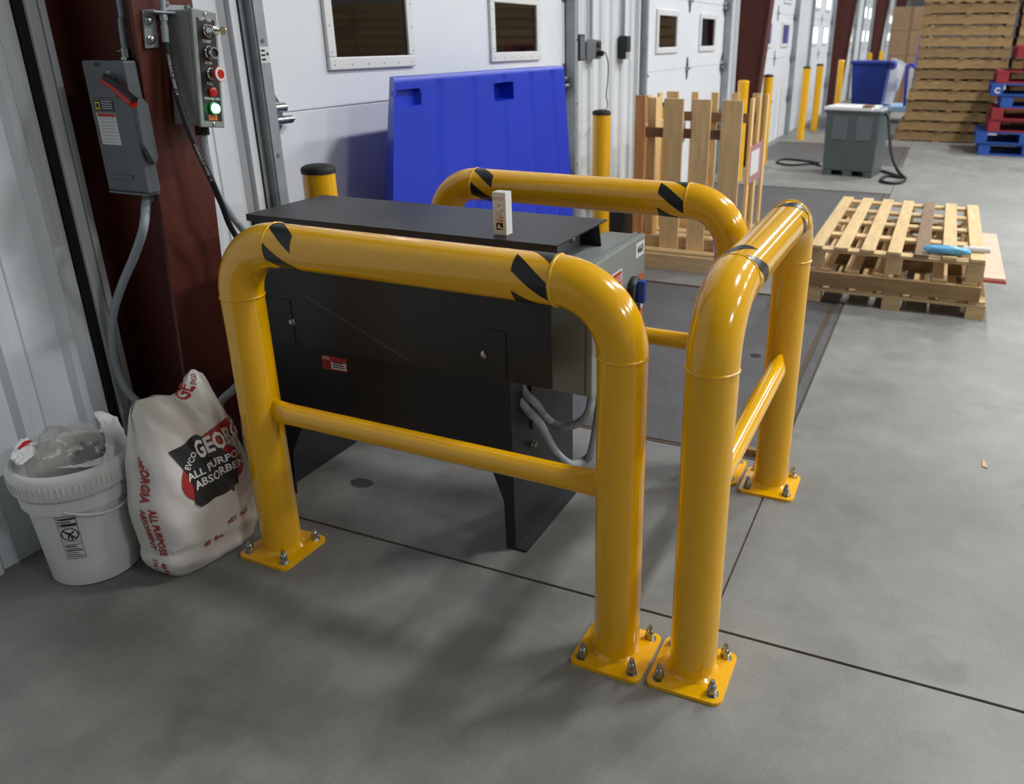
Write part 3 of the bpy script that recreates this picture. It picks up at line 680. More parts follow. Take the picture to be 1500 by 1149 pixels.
cg = conduit([BB(.01, -.15, -.055), BB(.014, -.19, -.055), BB(.024, -.25, -.058), BB(.045, -.33, -.06), Vector((1.88, 1.95, .93)), Vector((1.90, 1.86, .82)), Vector((1.92, 1.83, .75))], .0115, bb, 'cable_conduit')
obj('gland', MB().tube([BB(.01, -.150, -.055), BB(.012, -.176, -.055)], .019, 14), 'rubber', bb)
# hydraulic hose with its bracket and fitting
hh_ = thing('hydraulic_hose', 'black hydraulic hose with metal fitting hanging from a bracket on the steel column', 'hose', (1.76, 1.98, 1.2))
pl = [onY(1.994, 209, 15), onY(1.994, 227, 13), onY(1.998, 233, 69), onY(1.998, 214, 71)]
br = obj('bracket_plate', MB().prism(pl, (0, .006, 0)), 'galv', hh_)
obj('bracket_arm', MB().prism([onY(1.994, 211, 15), onY(1.994, 256, 18), onY(1.994, 256, 21), onY(1.994, 211, 18)], (0, -.035, 0)), 'galv', hh_)
for px, py in ((217, 30), (221, 58)):
    obj('bracket_bolt', MB().lathe(onY(1.994, px, py), [(.011, 0), (.011, .002), (.008, .003), (.008, .009), (.005, .011)], 14, (0, -1, 0)), 'zinc', br, 40)
HY = 1.972
fp = [onY(HY, 238, 0), onY(HY, 239, 22), onY(HY, 241, 40), onY(HY, 243, 62)]
obj('fitting', MB().tube([fp[0] + Vector((0, 0, .05)), fp[0], fp[1]], .008, 12).lathe(fp[1], [(.011, 0), (.011, -.014), (.007, -.014)], 6).tube([fp[1], fp[3]], .008, 12).lathe(fp[2], [(.010, .004), (.010, -.008)], 6).tube([fp[2], fp[3]], .0095, 14), 'galv', hh_)
hpath = [fp[3]] + [onX(1.745, 250, 100), onX(1.738, 260, 140), onX(1.732, 272, 178), onX(1.735, 288, 218), onX(1.755, 306, 256)] + [onX(1.80, 325, 300), onY(1.93, 342, 340), Vector((1.88, 1.88, .78)), Vector((1.95, 1.83, .70))]
HP = bez(hpath, 12)
obj('hose', MB().tube(HP, .0085, 14), 'rubber', hh_, 60)
mb = MB()                                       # printing along the hose
def hose_text(s_, i0):
    v, f, wd = text2d(s_); sz = .0065; vs = []
    cum = [0]
    for i in range(i0 + 1, len(HP)): cum.append(cum[-1] + (HP[i] - HP[i - 1]).length)
    for a, b in v:
        sa = (a) * sz * 1.15; j = 0
        while j < len(cum) - 2 and cum[j + 1] < sa: j += 1
        p = HP[i0 + j].lerp(HP[i0 + j + 1], (sa - cum[j]) / (cum[j + 1] - cum[j])); t = (HP[i0 + j + 1] - HP[i0 + j]).normalized()
        view = (Vector((0, 0, CH)) - p); view.z *= .3; n = (view - t * view.dot(t)).normalized(); s2 = n.cross(t)
        k = (b - .5) * sz; vs.append(p + n * math.sqrt(max(1e-6, .0088 ** 2 - k * k)) + s2 * k)
    mb.add(vs, f)
hose_text('HYDRAULIC HOSE 1/4', 6); hose_text('HYDRAULIC HOSE 1/4', 46)
obj('lettering', mb, 'white_ink', hh_)

# ================================================================ BAG OF ABSORBENT
BC = Vector((1.492, 1.892, 0)); BA, BBd, NE = .168, .086, 3.4
ROTB = math.radians(-4)
bag = thing('absorbent_bag', 'white plastic sack of absorbent with red and black print between bucket and guard', 'sack', BC)
HT = [(-1.05, .46), (-.85, .51), (-.66, .540), (-.3, .535), (0, .515), (.15, .505), (.27, .525), (.36, .552), (.50, .566), (.63, .548), (.76, .49), (.9, .42), (1.05, .34)]
def Htop(u):
    for (a, b), (c, d) in zip(HT, HT[1:]):
        if a <= u <= c: t = (u - a) / (c - a); t = t * t * (3 - 2 * t); return b + (d - b) * t
    return HT[0][1] if u < 0 else HT[-1][1]
def bagab(t):
    k = max(0, 1 - t / .10); und = 1 - .16 * k * k
    a = BA * und * (1 + .035 * math.sin(PI * min(1, t * 1.15)) - .10 * max(0, t - .6) / .4)
    b = BBd * und * (1 + .14 * math.sin(PI * min(1, t * 1.25))) * (max(0, 1 - (max(0, t - .35) / .65) ** 2.2)) ** .75 + .005
    return a, b
def wr(x, z, y):
    return .0028 * math.sin(38 * z + 13 * x + 5 * math.sin(17 * x)) * math.sin(9 * x + 22 * y) + .0022 * math.sin(70 * x + 31 * z + 9 * y) + (.004 * math.sin(75 * z + 20 * x) if z < .10 else 0)
def rotb(x, y): return BC.x + x * math.cos(ROTB) - y * math.sin(ROTB), BC.y + x * math.sin(ROTB) + y * math.cos(ROTB)
def bagpt(th, t, off=0):
    a, b = bagab(t); c, s_ = math.cos(th), math.sin(th)
    x = a * math.copysign(abs(c) ** (2 / NE), c); y = b * math.copysign(abs(s_) ** (2 / NE), s_)
    z = t * Htop(x / BA)
    gus = 0
    if t > .55 and c < -.5: gus = .035 * (t - .55) / .45 * max(0, 1 - abs(y) / max(b, 1e-4)) ; x += gus   # folded-in side gusset
    d = wr(x, z, y) + off; l = math.hypot(c, s_)
    x += d * c / l; y += d * s_ / l
    y += .05 * max(0, t - .5) ** 2
    X, Y = rotb(x, y); return Vector((X, Y, z if t > 0 else 0))
mb = MB(); nt_, nh = 120, 60; vs = []
for j in range(nh + 1):
    t = (j / nh)
    for i in range(nt_): vs.append(bagpt(2 * PI * i / nt_, t))
fs = [(j * nt_ + i, j * nt_ + (i + 1) % nt_, (j + 1) * nt_ + (i + 1) % nt_, (j + 1) * nt_ + i) for j in range(nh) for i in range(nt_)]
fs += [tuple(range(nt_))[::-1], tuple(range(nh * nt_, (nh + 1) * nt_))]
mb.add(vs, fs); obj('sack', mb, 'bag_white', bag, 80)
def front(x, z, off=.0018):
    """point of the sack's broad face at width x and height z"""
    t = z / Htop(x / BA); a, b = bagab(t); u = max(-.999, min(.999, x / a))
    th = -math.acos(math.copysign(abs(u) ** (NE / 2), u)); return bagpt(th, t, off)
def side(y, z, off=.0018):
    """point of the sack's narrow face at depth y and height z"""
    t = z / Htop(-.98); a, b = bagab(t); u = max(-.999, min(.999, y / b))
    th = PI - math.asin(math.copysign(abs(u) ** (NE / 2), u)); p = bagpt(th, t, off); p.z = z; return p
def polysub(poly, cuts):
    bm = bmesh.new(); bm.faces.new([bm.verts.new((a, b, 0)) for a, b in poly]); bmesh.ops.triangulate(bm, faces=bm.faces[:])
    for _ in range(cuts): bmesh.ops.subdivide_edges(bm, edges=[e for e in bm.edges if e.calc_length() > .008], cuts=1, use_grid_fill=True); bmesh.ops.triangulate(bm, faces=bm.faces[:])
    bm.verts.index_update(); r = [(v.co.x, v.co.y) for v in bm.verts], [tuple(v.index for v in f.verts) for f in bm.faces]; bm.free(); return r
def decal(mapf, poly, off, m, name, cuts=6):
    poly = [(lx + (a - lx) * LS, .30 + (b - .30) * 1.06) for a, b in poly]
    v, f = polysub(poly, cuts); obj(name, MB().add([mapf(a, b, off) for a, b in v], f), m, bag, 60)
def btext(mapf, s_, x, z, size, m, ang=0, width=None, off=.003, bold=.022):
    v, f, wd = text2d(s_, bold, 1); sx = width / wd if width else size; ca, sa = math.cos(ang), math.sin(ang)
    obj('lettering', MB().add([mapf(x + ca * a * sx - sa * b * size, z + sa * a * sx + ca * b * size, off) for a, b in v], f), m, bag)
lx = -.082; LS = 1.13
decal(front, [(lx + .005 + .075 + .092 * math.cos(a), .290 + .072 * math.sin(a)) for a in [2 * PI * k / 40 for k in range(40)]], .0022, 'bag_red', 'red_disc')
decal(front, [(lx + .075, .388), (lx + .165, .412), (lx + .190, .36), (lx + .12, .35)], .0026, 'bag_red', 'red_disc')
decal(front, [(lx - .012, .392), (lx + .074, .402), (lx + .090, .385), (lx + .110, .350), (lx + .135, .320), (lx + .150, .285), (lx + .143, .262), (lx + .146, .225), (lx + .128, .222), (lx + .126, .210), (lx + .118, .212), (lx + .116, .222), (lx + .022, .218), (lx + .008, .235), (lx + .016, .285), (lx + .012, .320)], .0040, 'bag_black', 'state_outline')
btext(front, 'GEORGIA', lx + .060, .345, .044, 'white_ink', .06, .205, .0055, .035)
btext(front, 'EVCO', lx + .022, .328, .016, 'white_ink', .85, .052, .0055)
btext(front, 'ALL PURPOSE', lx + .008, .300, .021, 'white_ink', .04, .200, .0055)
btext(front, 'ABSORBENT', lx + .022, .268, .023, 'white_ink', .04, .19, .0055)
btext(front, '40  lbs.', lx + .015, .075, .016, 'bag_red', .08, .066)
btext(front, 'NET  WT', lx + .105, .105, .015, 'bag_red', .10, .07)
btext(front, 'GE', .030, .490, .030, 'bag_red', .9, .045)
btext(front, 'EVCO', .062, .530, .010, 'bag_red', 1.0, .030)
def sidemap(a, b, off): return side(-a, b, off)
def vtext(s_, y, z, size, length):
    v, f, wd = text2d(s_, .03, 1); k = length / wd
    obj('lettering', MB().add([side(y - (b - .5) * size, z - a * k, .0025) for a, b in v], f), 'bag_red', bag)
vtext('GEORGIA', -.030, .400, .032, .135); vtext('ALL PURPOSE', -.052, .250, .020, .155); vtext('ABSORBENT', -.020, .245, .020, .135); vtext('40 lbs', -.05, .075, .012, .05); vtext('[18.1 kg]', -.025, .08, .012, .06)

# ================================================================ BUCKET
KC = Vector((1.314, 2.136, 0))
bk = thing('bucket', 'white plastic bucket with warning print standing against the ribbed wall', 'bucket', KC)
obj('pail', MB().lathe(KC, [(.112, 0), (.117, .004), (.128, .20), (.135, .285), (.137, .29), (.134, .29), (.128, .285), (.112, .012), (0, .010)], 64), 'white_plastic', bk, 40)
obj('collar', MB().lathe(KC, [(.136, .255), (.143, .250), (.145, .286), (.136, .292)], 64), 'white_plastic', bk, 40)
rim = MB().lathe(KC, [(.138, .300), (.151, .296), (.156, .304), (.158, .352), (.154, .366), (.146, .372), (.138, .368), (.135, .36), (.134, .33), (.120, .318), (0, .316)], 72)
obj('lid_rim', rim, 'white_plastic', bk, 40)
obj('neck', MB().lathe(KC, [(.136, .288), (.137, .304)], 64), 'white_plastic', bk)
mb = MB()
for k in range(72):
    a = 2 * PI * k / 72; c, s_ = math.cos(a), math.sin(a); mb.tube([(KC.x + c * .1575, KC.y + s_ * .1575, .314), (KC.x + c * .1588, KC.y + s_ * .1588, .344)], .0018, 6)
obj('rim_ribs', mb, 'white_plastic', bk)
obj('handle_ear', MB().box(KC.x + .098, KC.x + .125, KC.y - .115, KC.y - .09, .245, .285), 'white_plastic', bk, bevel=.004)
hb_ = [Vector((KC.x + .148 * math.cos(a), KC.y + .148 * math.sin(a), .262 - .035 * math.sin((a + 2.45) / 1.75 * PI))) for a in [-2.45 + 1.75 * k / 24 for k in range(25)]]
obj('bail_handle', MB().tube(hb_, .004, 10), 'white_plastic', bk, 60)
def kp(a, z, off=.0012):
    r = .117 + (.128 - .117) * z / .20 + off if z < .2 else .128 + (.135 - .128) * (z - .2) / .085 + off
    return Vector((KC.x + r * math.cos(a), KC.y + r * math.sin(a), z))
A0 = math.atan2(-KC.y, -KC.x)
c1 = A0 - .38                                     # middle of the print
def kmap(x, z, off=.0012): return kp(c1 + x / .122, z, off)
mb = MB()
def kbox(x0, x1, z0, z1):
    n = 6; vs = [kmap(x0 + (x1 - x0) * i / n, z) for i in range(n + 1) for z in (z0, z1)]
    mb.add(vs, [(2 * i, 2 * i + 2, 2 * i + 3, 2 * i + 1) for i in range(n)])
for x0, x1, z0, z1 in ((-.024, .024, .238, .2395), (-.024, .024, .098, .0995), (-.024, -.0228, .098, .2395), (.0228, .024, .098, .2395), (-.014, .022, .228, .234), (-.014, .010, .220, .2235), (-.014, .022, .208, .216), (-.024, .024, .2045, .2055), (-.024, .024, .155, .156)): kbox(x0, x1, z0, z1)
for k in range(7): kbox(-.020, .020 - .006 * (k % 3), .104 + k * .0068, .104 + k * .0068 + (.0035 if k in (3, 5) else .002))
for k in range(3): 
    z = .212 + k * .010; mb.add([kmap(-.021, z - .003), kmap(-.015, z - .003), kmap(-.018, z + .004)], [(0, 1, 2)])
n = 40
for r0, r1 in ((.0185, .0215),):
    vs = [kmap(r * math.cos(2 * PI * i / n), .180 + r * math.sin(2 * PI * i / n)) for i in range(n) for r in (r0, r1)]
    mb.add(vs, [(2 * i, (2 * i + 2) % (2 * n), (2 * i + 3) % (2 * n), 2 * i + 1) for i in range(n)])
def kline(p, q, wd=.0018):
    d = Vector((q[0] - p[0], q[1] - p[1])); nn = Vector((-d.y, d.x)).normalized() * wd; m_ = 5; vs = []
    for i in range(m_ + 1):
        c = Vector(p) + d * (i / m_); vs += [kmap(c.x + nn.x, c.y + nn.y), kmap(c.x - nn.x, c.y - nn.y)]
    mb.add(vs, [(2 * i, 2 * i + 2, 2 * i + 3, 2 * i + 1) for i in range(m_)])
kline((-.014, .194), (.014, .166)); kline((-.010, .186), (.004, .182), .003); kline((.004, .182), (.012, .190), .002); kline((-.002, .180), (-.006, .166), .002); kline((.002, .180), (.004, .164), .002)
obj('warning_print', mb, 'black_ink', bk)
# what lies in the bucket's open lid: a bag of steel parts and a white sheet
def blob(c, rx, ry, rz, amp, sd, n=28, m_=16, zmin=None, sharp=1):
    rnd = random.Random(sd); ph = [rnd.uniform(0, 6.3) for _ in range(12)]; vs = []
    for j in range(m_ + 1):
        v = PI * j / m_
        for i in range(n):
            u = 2 * PI * i / n; q = 1 + amp * (math.sin(3 * u + ph[0] + 2 * v) + .7 * math.sin(5 * u + ph[1] - 3 * v) * math.sin(v) + .5 * math.sin(9 * u + ph[2] + 5 * v) * math.sin(v) + .4 * math.sin(7 * v + ph[3]))
            p = Vector((c[0] + rx * math.sin(v) * math.cos(u) * q, c[1] + ry * math.sin(v) * math.sin(u) * q, c[2] + rz * math.cos(v) * q))
            if zmin is not None: p.z = max(p.z, zmin)
            vs.append(p)
    return MB().add(vs, [(j * n + i, (j + 1) * n + i, (j + 1) * n + (i + 1) % n, j * n + (i + 1) % n) for j in range(m_) for i in range(n)])
pb_ = thing('parts_bag', 'clear plastic bag of steel fasteners lying in the top of the bucket', 'plastic bag', (KC.x, KC.y, .318))
obj('film', blob((KC.x + .012, KC.y + .015, .345), .105, .105, .095, .09, 3, zmin=.319), 'clear_bag', pb_, 25)
rnd = random.Random(4)
for k in range(26):
    a, r = rnd.uniform(-1.9, .3), rnd.uniform(.03, .095); p = Vector((KC.x + .01 + r * math.cos(a), KC.y + .01 + r * math.sin(a), .332 + rnd.uniform(0, .035) * (1 - r * 5)))
    dd = Vector((rnd.uniform(-1, 1), rnd.uniform(-1, 1), rnd.uniform(-.3, .3))).normalized()
    obj('fastener', MB().tube([p - dd * .020, p + dd * .014], .0042, 8).hexnut(p + dd * .014, .008, .006, dd), 'steel_parts', pb_)
def sheet(name, pts, m, parent, th=.0012, sub=6, amp=.004, sd=1):
    """a crumpled sheet hung on a grid of control rows"""
    rnd = random.Random(sd); rows = [bez(r, sub) for r in pts]; cols = [bez([r[i] for r in rows], sub) for i in range(len(rows[0]))]
    n = len(cols); m_ = len(cols[0]); vs = [c + Vector((rnd.uniform(-amp, amp), rnd.uniform(-amp, amp), rnd.uniform(-amp, amp))) for col in cols for c in col]
    o = obj(name, MB().add(vs, [(i * m_ + j, (i + 1) * m_ + j, (i + 1) * m_ + j + 1, i * m_ + j + 1) for i in range(n - 1) for j in range(m_ - 1)]), m, parent, 20)
    s_ = o.modifiers.new('solid', 'SOLIDIFY'); s_.thickness = th; return o
def KP(px, py, Y): return onY(Y, px, py)
ws = thing('white_wrapper', 'crumpled white plastic wrapper hanging over the bucket rim by the sack', 'wrapper', (KC.x + .1, KC.y - .05, .37))
rows = [[KP(135, 602, 2.16), KP(160, 606, 2.12), KP(172, 613, 2.10)],
        [KP(148, 625, 2.10), KP(168, 632, 2.06), KP(184, 640, 2.05)],
        [KP(155, 652, 2.04), KP(166, 665, 2.015), KP(184, 668, 2.02)],
        [KP(150, 680, 1.990), KP(165, 688, 1.985), KP(178, 694, 1.990)]]
sheet('film', rows, 'paper', ws, amp=.0025, sd=5)
rows = [[KP(80, 686, 2.045), KP(100, 683, 2.03), KP(118, 681, 2.02)], [KP(120, 684, 2.015), KP(135, 682, 2.005), KP(152, 668, 2.02)], [KP(158, 682, 1.995), KP(166, 672, 2.0), KP(172, 650, 2.03)]]
sheet('film', rows, 'paper', ws, amp=.001, sd=8)
wl_ = thing('printed_wrapper', 'torn white wrapper with red print tucked in the bucket beside the wall', 'wrapper', (KC.x - .07, KC.y + .09, .37))
rows = [[KP(16, 672, 2.19), KP(26, 648, 2.23), KP(42, 640, 2.25)], [KP(22, 680, 2.16), KP(36, 662, 2.19), KP(50, 652, 2.21)], [KP(30, 682, 2.13), KP(44, 672, 2.15), KP(54, 664, 2.18)]]
sheet('film', rows, 'paper', wl_, amp=.003, sd=2)
rows = [[KP(27, 656, 2.205), KP(34, 648, 2.212), KP(44, 645, 2.215)], [KP(29, 660, 2.203), KP(38, 653, 2.205), KP(48, 647, 2.205)]]
sheet('red_print', rows, 'btn_red', wl_, amp=.001, sd=3)

# ================================================================ WALL FITTINGS between the doors
ob = thing('outlet_box', 'grey electrical outlet box with plugged cord on the ribbed wall between doors', 'outlet', (5.75, 2.33, 1.35))
p = onY(2.30, 873, 72)
obj('box', MB().box(p.x - .06, p.x + .06, 2.285, 2.345, p.z - .065, p.z + .065), 'galv', ob, bevel=.004)
obj('face_plate', MB().box(p.x - .05, p.x + .05, 2.280, 2.285, p.z - .055, p.z + .055), 'zinc', ob)
obj('plug', MB().box(p.x - .018, p.x + .018, 2.245, 2.280, p.z - .045, p.z - .010).box(p.x - .018, p.x + .018, 2.270, 2.281, p.z + .01, p.z + .04), 'rubber', ob, bevel=.004)
obj('conduit', MB().tube([(p.x - .03, 2.325, p.z + .06), (p.x - .03, 2.325, 3.6)], .011, 10), 'galv', ob, 60)
cd = [Vector((p.x, 2.245, p.z - .03))] + [onY(2.2, *q) for q in ((887, 78), (891, 95), (890, 120), (888, 140), (889, 158))] + [Vector((5.12, 2.08, .9)), Vector((5.14, 2.08, .02))]
obj('cord', MB().tube(bez(cd, 8), .0045, 8), 'dark_grey_paint', ob, 60)
for px, lab_ in ((848, 'small dark junction box on the wall beside the first door'), (916, 'small black push button box on the wall beside the second door')):
    p = onY(2.31, px, 68); j = thing('junction_box', lab_, 'switch box', (p.x, 2.33, p.z))
    obj('box', MB().box(p.x - .05, p.x + .05, 2.285, 2.345, p.z - .09, p.z + .075), 'label_black' if px > 900 else 'rubber', j, bevel=.004)
    obj('cover', MB().box(p.x - .04, p.x + .04, 2.282, 2.285, p.z - .08, p.z + .065), 'dark_grey_paint' if px < 900 else 'rubber', j)
    obj('conduit', MB().tube([(p.x, 2.325, p.z + .07), (p.x, 2.325, 3.6)], .010, 10), 'galv', j, 60)
    if px > 900: obj('plug', MB().box(p.x - .05, p.x - .02, 2.255, 2.285, p.z - .09, p.z - .04), 'white_plastic', j)
# sticker on the first door's track
xx = DOORS[0] - DHW
sk = thing('track_sticker', 'small white printed sticker on the first door track beside the column', 'sticker', (xx - .03, 2.284, 1.4))
obj('sheet', MB().box(xx - .050, xx - .006, 2.2838, 2.2848, 1.375, 1.43), 'label_white', sk)
mb = MB()
for k in range(3): mb.box(xx - .046, xx - .026, 2.2834, 2.2838, 1.383 + k * .015, 1.390 + k * .015)
mb.lathe((xx - .015, 2.2838, 1.405), [(.006, 0), (.006, .0004)], 14, (0, -1, 0)); obj('print', mb, 'label_black', sk)

# ================================================================ SLATTED WOODEN CRATE
cr = thing('wooden_crate', 'tall open crate of pale wooden slats standing by the second door', 'crate', (5.7, 1.55, 0))
FX, BX = 5.30, 6.02
def slat(name, x0, x1, y0, y1, z0, z1, m='wood_z'): return obj(name, MB().box(x0, x1, y0, y1, z0, z1), m, cr, bevel=.002)
def ywid(pxa, pxb, py): return onX(FX, pxa, py).y, onX(FX, pxb, py).y
for pa_, pb2, zt, zb_, m_ in ((932, 947, 1.115, .12, 'wood_red'), (974, 1003, 1.10, .10, 'wood_z'), (1016, 1043, 1.10, .09, 'wood_z'), (1059, 1090, 1.10, .12, 'wood_z')):
    a, b = ywid(pa_, pb2, 150); slat('front_slat', FX - .02, FX, b, a, zb_, zt, m_)
a, b = ywid(947, 955, 150); slat('corner_post', FX + .031, FX + .12, b - .02, a, .12, 1.10)
yr = onX(FX, 1090, 150).y
slat('corner_post', FX + .031, FX + .07, yr + .031, yr + .10, .126, 1.09)
for x in (FX + .18, FX + .40, BX - .06): slat('side_slat', x, x + .06, yr - .02, yr, .10, 1.10)
yl = onX(FX, 932, 150).y
for x in (FX + .25, FX + .5): slat('side_slat', x, x + .07, yl, yl + .02, .10, 1.10)
for k in range(5): y = yr + .05 + k * (yl - yr - .12) / 4; slat('back_slat', BX, BX + .02, y, y + (.05 if k < 4 else .09), .10, 1.10)
slat('cross_rail', FX, FX + .03, yr + .05, yl - .031, .855, .915, 'wood_brown'); slat('cross_rail', BX - .03, BX, yr + .05, yl - .02, .90, .965, 'wood_brown')
slat('cross_rail', FX, FX + .03, yr + .05, yl - .031, .13, .20, 'wood_y'); slat('cross_rail', BX - .03, BX, yr + .031, yl - .031, .13, .20, 'wood_y')
slat('side_rail', FX + .031, BX - .031, yr, yr + .03, .13, .20, 'wood'); slat('side_rail', FX + .122, BX - .031, yl - .03, yl, .85, .92, 'wood')
for k in range(6): x = FX - .10 + k * .155; slat('base_board', x, x + .11, yr - .03, yl + .02, .105, .125, 'wood_y')
for x in (FX - .12, FX + .32, BX - .10): slat('skid', x, x + .09, yr - .03, yl + .02, 0, .105, 'wood_y')
lb = slat('paper_label', FX + .20, BX - .12, yr - .0215, yr - .020, .55, .80, 'label_pink')
obj('label_sheet', MB().box(FX + .24, BX - .22, yr - .0225, yr - .0215, .60, .76), 'label_white', lb)

# ================================================================ TWO LOOSE PALLETS on the floor at right
def boards(root, name, lst, m):
    for b in lst: obj(name, MB().box(*b), m, root, bevel=.003)
LP = thing('wooden_pallet', 'long pale wooden pallet on blocks, lower of the two stacked on the floor', 'pallet', (5.7, .12, 0))
ax0, ax1, ay0, ay1 = 4.84, 6.56, -.375, .615
bl = []
for x in (ax0, (ax0 + ax1) / 2 - .06, ax1 - .13):
    for y in (ay0, .07, ay1 - .10): bl.append((x, x + .12, y, y + .10, 0, .066))
boards(LP, 'block', bl, 'wood_y')
boards(LP, 'cross_board', [(x, x + .11, ay0, ay1, .066, .086) for x in (ax0, (ax0 + ax1) / 2 - .055, ax1 - .12)], 'wood_y')
boards(LP, 'deck_board', [(ax0 + .005, ax1, ay0 + .005 + k * .149, ay0 + .095 + k * .149, .086, .104) for k in range(7)], 'wood')
UP = thing('wooden_pallet', 'long pale wooden pallet with slatted deck, upper of the two stacked on the floor', 'pallet', (5.7, .12, .104))
bx0, bx1, by0, by1 = 4.865, 6.58, -.335, .615
boards(UP, 'stringer', [(x, x + .042, by0, by1, .104, .186) for x in (bx0 - .03, bx0 + .52, bx0 + 1.06, bx1 - .05)], 'wood_weather')
boards(UP, 'bottom_board', [(bx0, bx1, by0 + .02 + k * .158, by0 + .10 + k * .158, .186, .204) for k in range(6) if k != 2], 'wood')
bl = []
for x in (bx0, (bx0 + bx1) / 2 - .05, bx1 - .11):
    for y in (by0, .09, by1 - .09): bl.append((x, x + .10, y, y + .09, .204, .297))
boards(UP, 'block', bl, 'wood_y')
boards(UP, 'cross_board', [(x, x + .09, by0, by1, .297, .317) for x in (bx0, bx0 + .42, bx0 + .84, bx0 + 1.26, bx1 - .09)], 'wood_y')
for k in range(7):
    y = by0 + .004 + k * (by1 - by0 - .084) / 6
    obj('deck_board', MB().box(bx0 - .01, bx1, y, y + .076, .317, .336), 'wood_dark' if k == 2 else 'wood', UP, bevel=.003)
ps = thing('plywood_sheet', 'pinkish plywood sheet sticking out of the side of the loose pallets', 'plywood', (5.6, -.41, .204))
obj('ply', MB().box(4.96, 6.2, -.455, -.345, .204, .216), 'ply', ps); obj('bottom_ply', MB().box(4.95, 6.2, -.46, -.345, .190, .204), 'ply_red', ps)
cb = thing('blue_film_roll', 'crumpled roll of light blue film lying on the loose pallet deck', 'film roll', (4.92, -.11, .336))
c = onX(4.93, 1386, 368)
obj('film', blob((4.915, (onX(4.93, 1359, 366).y + onX(4.93, 1414, 372).y) / 2, .361), .035, .125, .026, .06, 12, 30, 20, zmin=.336), 'cyan_film', cb, 60)
wr_ = thing('white_roll', 'small white roll lying at the edge of the loose pallet beside blue film', 'roll', (5.02, -.30, .336))
obj('roll', MB().lathe((5.03, -.215, .3525), [(.012, 0), (.0165, .002), (.0165, .14), (.012, .142)], 20, (0, -1, 0)), 'white_plastic', wr_, 40)
obj('bands', MB().lathe((5.03, -.225, .3525), [(.0168, 0), (.0168, .008)], 20, (0, -1, 0)).lathe((5.03, -.30, .3525), [(.0168, 0), (.0168, .006)], 20, (0, -1, 0)).lathe((5.03, -.335, .3525), [(.0168, 0), (.0168, .006)], 20, (0, -1, 0)), 'paper', wr_)

# ================================================================ GREY WHEELLESS MACHINE TUB
rz = math.atan2(-.172, .58)                      # its front edge's turn
gt = thing('bulk_tub', 'dark grey plastic bulk container with white papers on top on the floor', 'container', (10.12, .885, 0), -.13, local=True)
tw, td, th = .56, .50, .72                       # local: +x away from the camera, +y to the wall
def tap(x0, x1, y0, y1, z0, z1, k=.0):
    return MB().add([(x0, y0, z0), (x1, y0, z0), (x1, y1, z0), (x0, y1, z0), (x0 - k, y0 - k, z1), (x1 + k, y0 - k, z1), (x1 + k, y1 + k, z1), (x0 - k, y1 + k, z1)], [(0, 3, 2, 1), (4, 5, 6, 7), (0, 1, 5, 4), (1, 2, 6, 5), (2, 3, 7, 6), (3, 0, 4, 7)])
obj('tub_wall', tap(-td / 2, td / 2, -tw / 2, tw / 2, .06, th, .02), 'tub_grey', gt, bevel=.012)
for y in (-.13, .13): obj('wall_recess', MB().box(-td / 2 - .022, -td / 2 - .010, y - .085, y + .085, .40, .66), 'dark_grey_paint', gt, bevel=.004)
obj('top_lip', MB().box(-td / 2 - .035, td / 2 + .035, -tw / 2 - .035, tw / 2 + .035, th - .03, th), 'tub_grey', gt, bevel=.008)
for y in (-tw / 2, -.05, tw / 2 - .10): obj('foot', MB().box(-td / 2, td / 2, y, y + .10, 0, .06), 'tub_grey', gt, bevel=.005)
pp = thing('paper_stack', 'white papers spread on the grey bulk container', 'papers', (10.12, .885, th), -.13, local=True)
obj('sheet', tap(-.30, .25, -.20, .32, .0, .03), 'paper', pp); obj('sheet', MB().box(-.28, .05, -.30, -.21, 0, .02), 'cloudy', pp)
obj('clip', MB().box(-.27, -.10, -.19, -.09, .03, .055), 'wood_brown', pp, bevel=.008)
cx_c = thing('power_cord', 'thick black cable hanging from the grey container and coiled on the floor', 'cable', (10.1, .35, 0))
P = [onX(9.95, 1290, 160), onX(9.9, 1301, 172), onX(9.8, 1303, 195), onX(9.7, 1306, 225), onX(9.6, 1315, 250)] + [on(2, .015, *q) for q in ((1326, 262), (1318, 268), (1300, 268), (1290, 264), (1300, 258), (1322, 260))] + [on(2, .015, 1290, 250)]
obj('cable', MB().tube(bez(P, 8), .017, 10), 'rubber', cx_c, 60)
P = [on(2, .012, *q) for q in ((1203, 243), (1188, 240), (1160, 242), (1138, 238), (1150, 233), (1180, 236), (1200, 239))]
tag(obj('extension_cord', MB().tube(bez(P, 8), .012, 8), 'rubber', None, 60), 'thin black cord looped on the floor between bollard and grey container', 'cable')
# ================================================================ BLUE WHEELED BIN, BLUE CART
bb2 = thing('wheeled_bin', 'blue plastic wheeled bin with rim behind the grey container', 'bin', (15.85, 1.27, 0), 0, local=True)
obj('tub', tap(-.36, .36, -.24, .22, .16, 1.06, .07), 'blue_bin', bb2, bevel=.03)
obj('rim', MB().box(-.46, .46, -.345, .32, 1.05, 1.10), 'blue_bin', bb2, bevel=.015)
obj('rim_handle', MB().box(-.40, .40, -.39, -.345, .97, 1.08), 'blue_bin', bb2, bevel=.01)
for x in (-.28, .28):
    for y in (-.18, .17): obj('wheel', MB().lathe((x, y - .02, .08), [(.03, 0), (.08, .002), (.08, .038), (.03, .04)], 20, (0, 1, 0)).box(x - .02, x + .02, y - .03, y + .03, .08, .17), 'rubber', bb2, 40)
ct2 = thing('platform_cart', 'blue framed platform cart holding white wrapped rolls beside the brown pallets', 'cart', (17.3, .75, 0), 0, local=True)
obj('deck', MB().box(-.5, .5, -.22, .36, .20, .29), 'light_blue', ct2, bevel=.01)
obj('upright', MB().tube([(-.45, -.14, .25), (-.45, -.23, 2.6)], .028, 12), 'blue_frame', ct2, 60)
